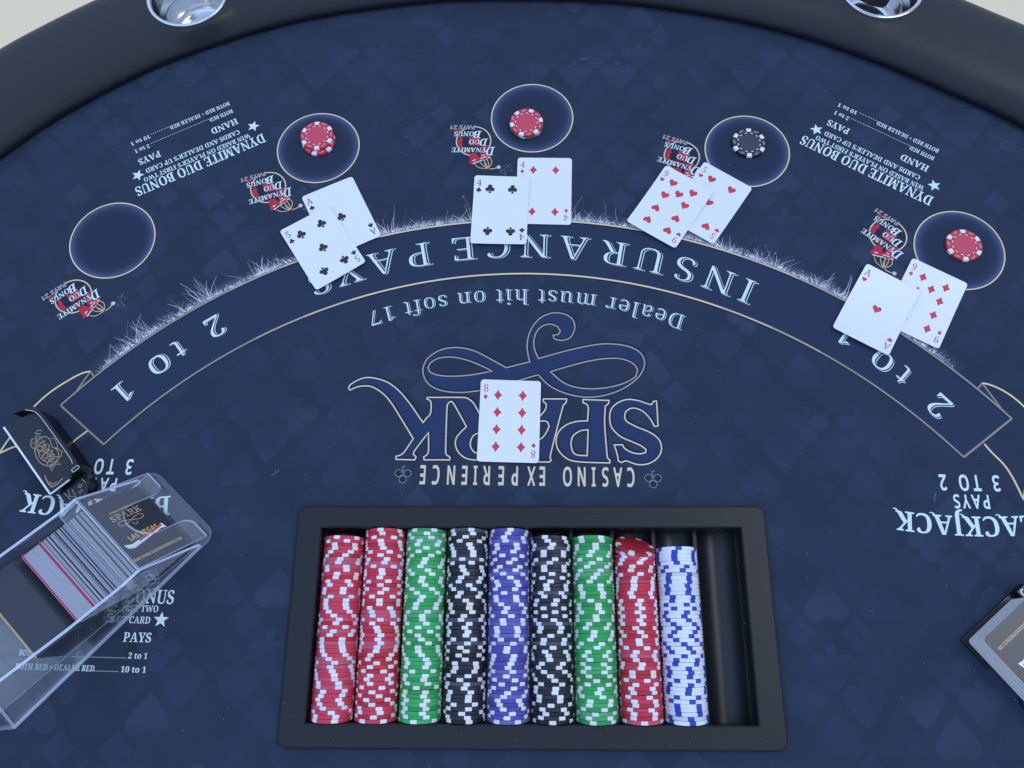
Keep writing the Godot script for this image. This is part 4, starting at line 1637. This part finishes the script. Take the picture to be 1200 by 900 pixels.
		if at < 0.0470:
			pack -= 1
			if pack <= 0:
				pack = r2.randi_range(1, 4)
				at += r2.randf_range(0.0004, 0.0010)
				rise = r2.randfn(0.0, 0.0005)
		else:
			rise = 0.0
		index += 1
	# the black wedge that pushes the cards forward
	var w := thing("wedge_block", "black wedge block with a gold edge behind the cards in the shoe", "wedge", origin)
	w.basis = axes
	var prof := PackedVector2Array([Vector2(0.0660, 0.0190), Vector2(0.1445, 0.0350), Vector2(0.1480, 0.0720), Vector2(0.1470, 0.0730), Vector2(0.1260, 0.0662), Vector2(0.1180, 0.0628), Vector2(0.1130, 0.0575)])
	part("block", plate(prof, 0.0900, M.card_black, M.wedge_black), w, Transform3D(Basis.IDENTITY, Vector3(0, 0, 0.0045)))
	var strip := PackedVector2Array([Vector2(0.1470, 0.0731), Vector2(0.1481, 0.0722), Vector2(0.1488, 0.0730), Vector2(0.1474, 0.0741)])
	part("gold_edge", plate(strip, 0.0900, M.foil_gold, M.foil_gold), w, Transform3D(Basis.IDENTITY, Vector3(0, 0, 0.0045)))


# A card standing on its long side: x along 88.9 mm, y up 63.5 mm, its back facing +z.
func shoe_card(paper: Material, back: Material, border := 0.0) -> ArrayMesh:
	var b := Build.new()
	var p := PackedVector2Array()
	var rr := rounded_rect(CARD_L, CARD_W, 0.0034, 3)
	for q in rr:
		p.append(q + Vector2(CARD_L, CARD_W) * 0.5)
	var t := 0.00030
	for i in range(1, p.size() - 1):
		b.tri(back if border == 0.0 else paper, Vector3(p[0].x, p[0].y, t), Vector3(p[i].x, p[i].y, t), Vector3(p[i + 1].x, p[i + 1].y, t))
		b.tri(paper, Vector3(p[0].x, p[0].y, 0), Vector3(p[i + 1].x, p[i + 1].y, 0), Vector3(p[i].x, p[i].y, 0))
	if border > 0.0:
		var x0 := Vector3(border, border, t + 0.00002)
		var x1 := Vector3(CARD_L - border, CARD_W - border, t + 0.00002)
		b.quad(back, x0, Vector3(x1.x, x0.y, x0.z), x1, Vector3(x0.x, x1.y, x0.z))
	for i in p.size():
		var q := p[i]
		var r := p[(i + 1) % p.size()]
		b.quad(paper, Vector3(q.x, q.y, 0), Vector3(r.x, r.y, 0), Vector3(r.x, r.y, t), Vector3(q.x, q.y, t))
	return b.mesh()


func stand(tris: PackedVector2Array, b: Build, m: Material, z: float, w: Transform2D) -> void:
	for i in range(0, tris.size(), 3):
		var p := w * tris[i]
		var q := w * tris[i + 1]
		var r := w * tris[i + 2]
		if (q - p).cross(r - p) < 0:
			var h := q
			q = r
			r = h
		b.tri(m, Vector3(p.x, p.y, z), Vector3(q.x, q.y, z), Vector3(r.x, r.y, z))


# Gold print of a card back in the plane of shoe_card(): the text reads up the short side.
func card_back_print() -> ArrayMesh:
	var b := Build.new()
	# reading direction: +y (up the card, away from the mouth is the top of the text block)
	back_design(b, func(tr: PackedVector2Array, m: Material, z: float, w: Transform2D): stand(tr, b, m, z, w), Transform2D(Vector2(0, -1), Vector2(1, 0), Vector2(CARD_L * 0.5, CARD_W * 0.5)), 0.0003)
	return b.mesh()


# The back design in its own frame: x along the reading direction, y upwards, metres, centred on the card.
func back_design(_b: Build, put: Callable, w: Transform2D, z: float) -> void:
	var line_of := func(f: Font, s: String, x: float, y: float, cap: float, width: float, m: Material):
		var em := cap * MM / 0.714
		var sq := width * MM / (width_of(f, s) * em)
		var px := (x - width * 0.5) * MM
		for ch in s:
			var g := glyph(f, ch)
			(put as Callable).call(g[0], m, z + 0.00010, w * Transform2D(Vector2(em * sq, 0), Vector2(0, em), Vector2(px, y * MM)))
			px += g[1] * em * sq
	line_of.call(sans_bold, "CASINO EXPERIENCE", 0.0, 26.0, 2.2, 26.0, M.foil_gold)
	line_of.call(serif_bold, "SPARK", 0.0, 16.5, 7.0, 32.0, M.foil_gold)
	line_of.call(serif, "SPARK", 0.0, 17.1, 5.4, 30.0, M.card_black)
	# flourish under the name
	var p := PackedVector2Array()
	for i in 40:
		var t := TAU * i / 39.0
		p.append(Vector2(sin(t) * 13.0, 11.5 + sin(2.0 * t) * 2.8) * MM)
	(put as Callable).call(ribbon(p, 0.0006), M.foil_gold, z + 0.0001, w)
	p = PackedVector2Array()
	for i in 16:
		var t := i / 15.0 * 4.2
		p.append(Vector2(2.0 + (3.0 - t * 0.4) * cos(t + 2.6), 7.0 + (3.0 - t * 0.4) * sin(t + 2.6)) * MM)
	(put as Callable).call(ribbon(p, 0.0006), M.foil_gold, z + 0.0001, w)
	# ribbon, neon-style place name, address
	(put as Callable).call(fill([pts([-22, -16, -17, -18.5, 18, -11, 23, -12, 21.5, -5.5, 16, -7.5, -16, -13.5, -23.5, -11])]), M.card_white, z + 0.0001, w)
	(put as Callable).call(fill([pts([-8, -14.3, 20, -8.6, 21, -6.4, -8, -12.2])]), M.cut_red, z + 0.00014, w)
	line_of.call(sans_bold, "LAS VEGAS", 0.5, -9.8, 6.0, 32.0, M.logo_yellow)
	line_of.call(sans_bold, "WWW.SPARKCASINOEXPERIENCE.COM", 0.0, -32.0, 3.2, 54.0, M.foil_gold)


func ribbon(p: PackedVector2Array, width: float) -> PackedVector2Array:
	var out := PackedVector2Array()
	for i in p.size() - 1:
		var d := (p[i + 1] - p[i]).normalized()
		var n := Vector2(-d.y, d.x) * width * 0.5
		out.append_array([p[i] + n, p[i] - n, p[i + 1] - n, p[i] + n, p[i + 1] - n, p[i + 1] + n])
	return out


# ------------------------------------------------------------------ card box on the left

func prism(b: Build, m: Material, p: PackedVector2Array, y0: float, y1: float, cap := true) -> void:
	var o := oriented(p.duplicate(), false)
	for i in o.size():
		var q := o[i]
		var r := o[(i + 1) % o.size()]
		b.quad(m, Vector3(r.x, y0, r.y), Vector3(q.x, y0, q.y), Vector3(q.x, y1, q.y), Vector3(r.x, y1, r.y))
	if cap:
		lay(b, m, fill([o]), y1)
		var tr := fill([o])
		for i in range(0, tr.size(), 3):
			b.tri(m, Vector3(tr[i].x, y0, tr[i].y), Vector3(tr[i + 1].x, y0, tr[i + 1].y), Vector3(tr[i + 2].x, y0, tr[i + 2].y), Vector3.DOWN)


func card_box() -> void:
	var t := thing("card_box", "black card box with a gold emblem beside the clear shoe", "card box", Vector3(-0.5303, TOP + 0.0005, -0.3434))
	var d1 := Vector2(0.6826, 0.7308)       # along the long edge
	var d2 := Vector2(0.7308, -0.6826)      # across, to the right
	var f := Transform2D(d1, d2, Vector2.ZERO)
	# body: rounded shell, taller along its right side
	var body := f * pts([3, 1, 86, 1, 90, 5, 92, 20, 91, 33, 85, 37, 20, 38, 8, 34, 3, 24])
	var b := Build.new()
	prism(b, M.box_black, body, 0.0, 0.0225)
	part("box_body", b.mesh(), t)
	b = Build.new()
	var wall := f * smoothed(pts([-3, 16, 2, 27, 10, 33, 22, 35, 78, 35, 88, 32, 91, 26, 92.5, 26, 92, 33, 87, 37.5, 79, 38.5, 20, 38.5, 6, 36, -2, 28, -4.5, 17]), true, 60.0, 3)
	prism(b, M.box_black, wall, 0.0, 0.0305)
	part("raised_flap", b.mesh(), t)
	b = Build.new()
	var edge := f * smoothed(pts([2, 27.2, 10, 33.2, 22, 35.2, 78, 35.2, 84, 34.0]), false, 60.0, 3)
	line(b, M.card_edge, edge, 0.0006, 0.0307)
	part("pale_flap_edge", b.mesh(), t)
	# cover panel
	b = Build.new()
	var cover := f * smoothed(pts([0, 0, 92, 0, 92, 22, 88, 31, 80, 35, 24, 35, 10, 32, 4, 26]), true, 50.0, 3)
	prism(b, M.box_face, cover, 0.0226, 0.0240)
	part("cover_panel", b.mesh(), t)
	b = Build.new()
	prism(b, M.card_white, f * pts([-1, -1.6, 92.6, -1.6, 92.6, 0.2, -1, 0.2]), 0.0222, 0.0244)
	prism(b, M.card_white, f * pts([91.6, 0.3, 92.7, 0.3, 92.7, 21.5, 91.8, 21.5]), 0.0222, 0.0243)
	part("pale_cover_edge", b.mesh(), t)
	# gold emblem: the same name and flourish in fine outline
	b = Build.new()
	var put := func(list: Array, closed: bool, width: float):
		line(b, M.foil_gold, f * smoothed(pts(list), closed, 60.0, 4), width, 0.02415, closed)
	put.call([34, 22, 40, 12, 52, 8, 62, 10, 68, 16, 66, 24, 58, 28, 50, 26, 44, 28, 38, 27], true, 0.00055)
	put.call([38, 21, 43, 14, 52, 11, 60, 13, 64, 18, 60, 23, 52, 22, 46, 25], false, 0.0005)
	put.call([30, 14, 36, 10, 44, 13, 50, 18, 58, 19, 66, 27, 62, 31, 54, 28], false, 0.0005)
	put.call([42, 30, 46, 32, 52, 31, 56, 29], false, 0.0005)
	put.call([31, 24, 27, 20, 26, 24, 29, 27], false, 0.0005)
	put.call([40, 24, 48, 14, 44, 24, 52, 15, 49, 24, 57, 16, 54, 25, 62, 17], false, 0.00045)
	put.call([72, 5, 80, 3.5, 87, 4, 88, 10, 86.5, 17], false, 0.0007)
	put.call([80, 5, 85, 6, 86, 11], false, 0.0005)
	for k in 2:
		var em := 0.0115 / 0.714
		var x := 0.029
		for ch in "SPARK":
			var g := glyph(serif_bold if k == 0 else serif, ch, 0.0 if k == 0 else -0.008)
			var w := Transform2D(d1 * em * 0.80, -d2 * -em * 0.9, d1 * x + d2 * 0.0125)
			lay(b, M.foil_gold if k == 0 else M.box_face, g[0], 0.02412 + 0.00006 * k, w)
			x += glyph(serif_bold, ch)[1] * em * 0.80
	part("gold_emblem", b.mesh(), t)
	b = Build.new()
	prism(b, M.box_black, f * pts([92.9, 4, 105, 3, 112, 11, 112, 25, 104, 33.5, 92.9, 36]), 0.0, 0.0165)
	part("end_flap", b.mesh(), t)
	b = Build.new()
	for e: Array in [[96, 8, 107, 9.5], [96, 13, 103, 10.5, 108, 15, 98, 16], [99, 24, 101, 22, 103, 24, 101, 26, 99, 24], [105, 20, 107.5, 20, 105, 23, 107.5, 23], [96, 29, 102, 29.5]]:
		line(b, M.shoe_paper, f * pts(e), 0.0005, 0.0167)
	part("flap_print", b.mesh(), t)
	# pale marks on the right side
	b = Build.new()
	var mark := f * rounded_marks()
	line(b, M.card_edge, mark, 0.0006, 0.0308, true)
	part("printed_mark", b.mesh(), t)


func rounded_marks() -> PackedVector2Array:
	var out := PackedVector2Array()
	for p in rounded_rect(0.0035, 0.0075, 0.001, 3):
		out.append(p + Vector2(0.0905, 0.0335))
	return out


# ------------------------------------------------------------------ deck on its box at the right

func card_deck() -> void:
	var c0 := Vector2(0.4185, -0.1590)
	var u1 := Vector2(0.7730, -0.6344)      # along the short side, up and to the right
	var u2 := Vector2(0.6344, 0.7730)       # along the long side, down and to the right
	var f := Transform2D(u1, u2, Vector2.ZERO)
	var o := thing("black_tray", "low black card holder under the deck at the right edge", "card holder", Vector3(c0.x, TOP + 0.0005, c0.y))
	var b := Build.new()
	prism(b, M.box_black, f * pts([-4.2, -4.2, 78, -4.2, 78, 98, -4.2, 98, -4.2, 66, 1.5, 63, 1.5, 31, -4.2, 28]), 0.0, 0.0022)
	part("holder_base", b.mesh(), o)
	b = Build.new()
	prism(b, M.box_black, f * pts([66, -4.1, 78, -4.1, 78, 97.8, 66, 97.8]), 0.0023, 0.0120)
	part("holder_wall", b.mesh(), o)
	b = Build.new()
	var tr := PackedVector2Array()
	var em := 0.0075 / 0.714
	var x := 0.0
	for ch in "CASINO":
		var g := glyph(sans_bold, ch)
		var w := Transform2D(u1 * em * 0.8, u2 * -em, u1 * (0.0668 + x) + u2 * 0.0042)
		lay(b, M.print_white, g[0], 0.01205, w)
		x += g[1] * em * 0.8
	part("holder_lettering", b.mesh(), o)
	var d := thing("card_deck", "thick squared deck of cards with black printed back at the right edge", "deck of cards", Vector3(c0.x, TOP + 0.0028, c0.y))
	b = Build.new()
	var r2 := RandomNumberGenerator.new()
	r2.seed = 17
	var n := 46
	var h := 0.0268 / n
	for i in n:
		var shift := Vector2(r2.randfn(0, 0.00003), r2.randfn(0, 0.00003))
		var p := PackedVector2Array()
		for q in rounded_rect(CARD_W, CARD_L, 0.0034, 5):
			p.append(f * (q + Vector2(CARD_W, CARD_L) * 0.5 + shift))
		prism(b, M.deck_edge, p, h * i, h * (i + 1.0), i == n - 1)
	var pile := part("card_pile", b.mesh(), d)
	pile.set_meta("kind", "stuff")
	b = Build.new()
	var top := PackedVector2Array()
	for q in rounded_rect(CARD_W - 0.0002, CARD_L - 0.0002, 0.0034, 6):
		top.append(f * (q + Vector2(CARD_W, CARD_L) * 0.5))
	prism(b, M.card_black, top, 0.0269, 0.0272)
	part("top_card", b.mesh(), d)
	b = Build.new()
	back_design(b, func(tri: PackedVector2Array, m: Material, z: float, w: Transform2D): lay(b, m, tri, z, w), Transform2D(-u1, u2, u1 * CARD_W * 0.5 + u2 * CARD_L * 0.5), 0.0272)
	part("back_print", b.mesh(), d)
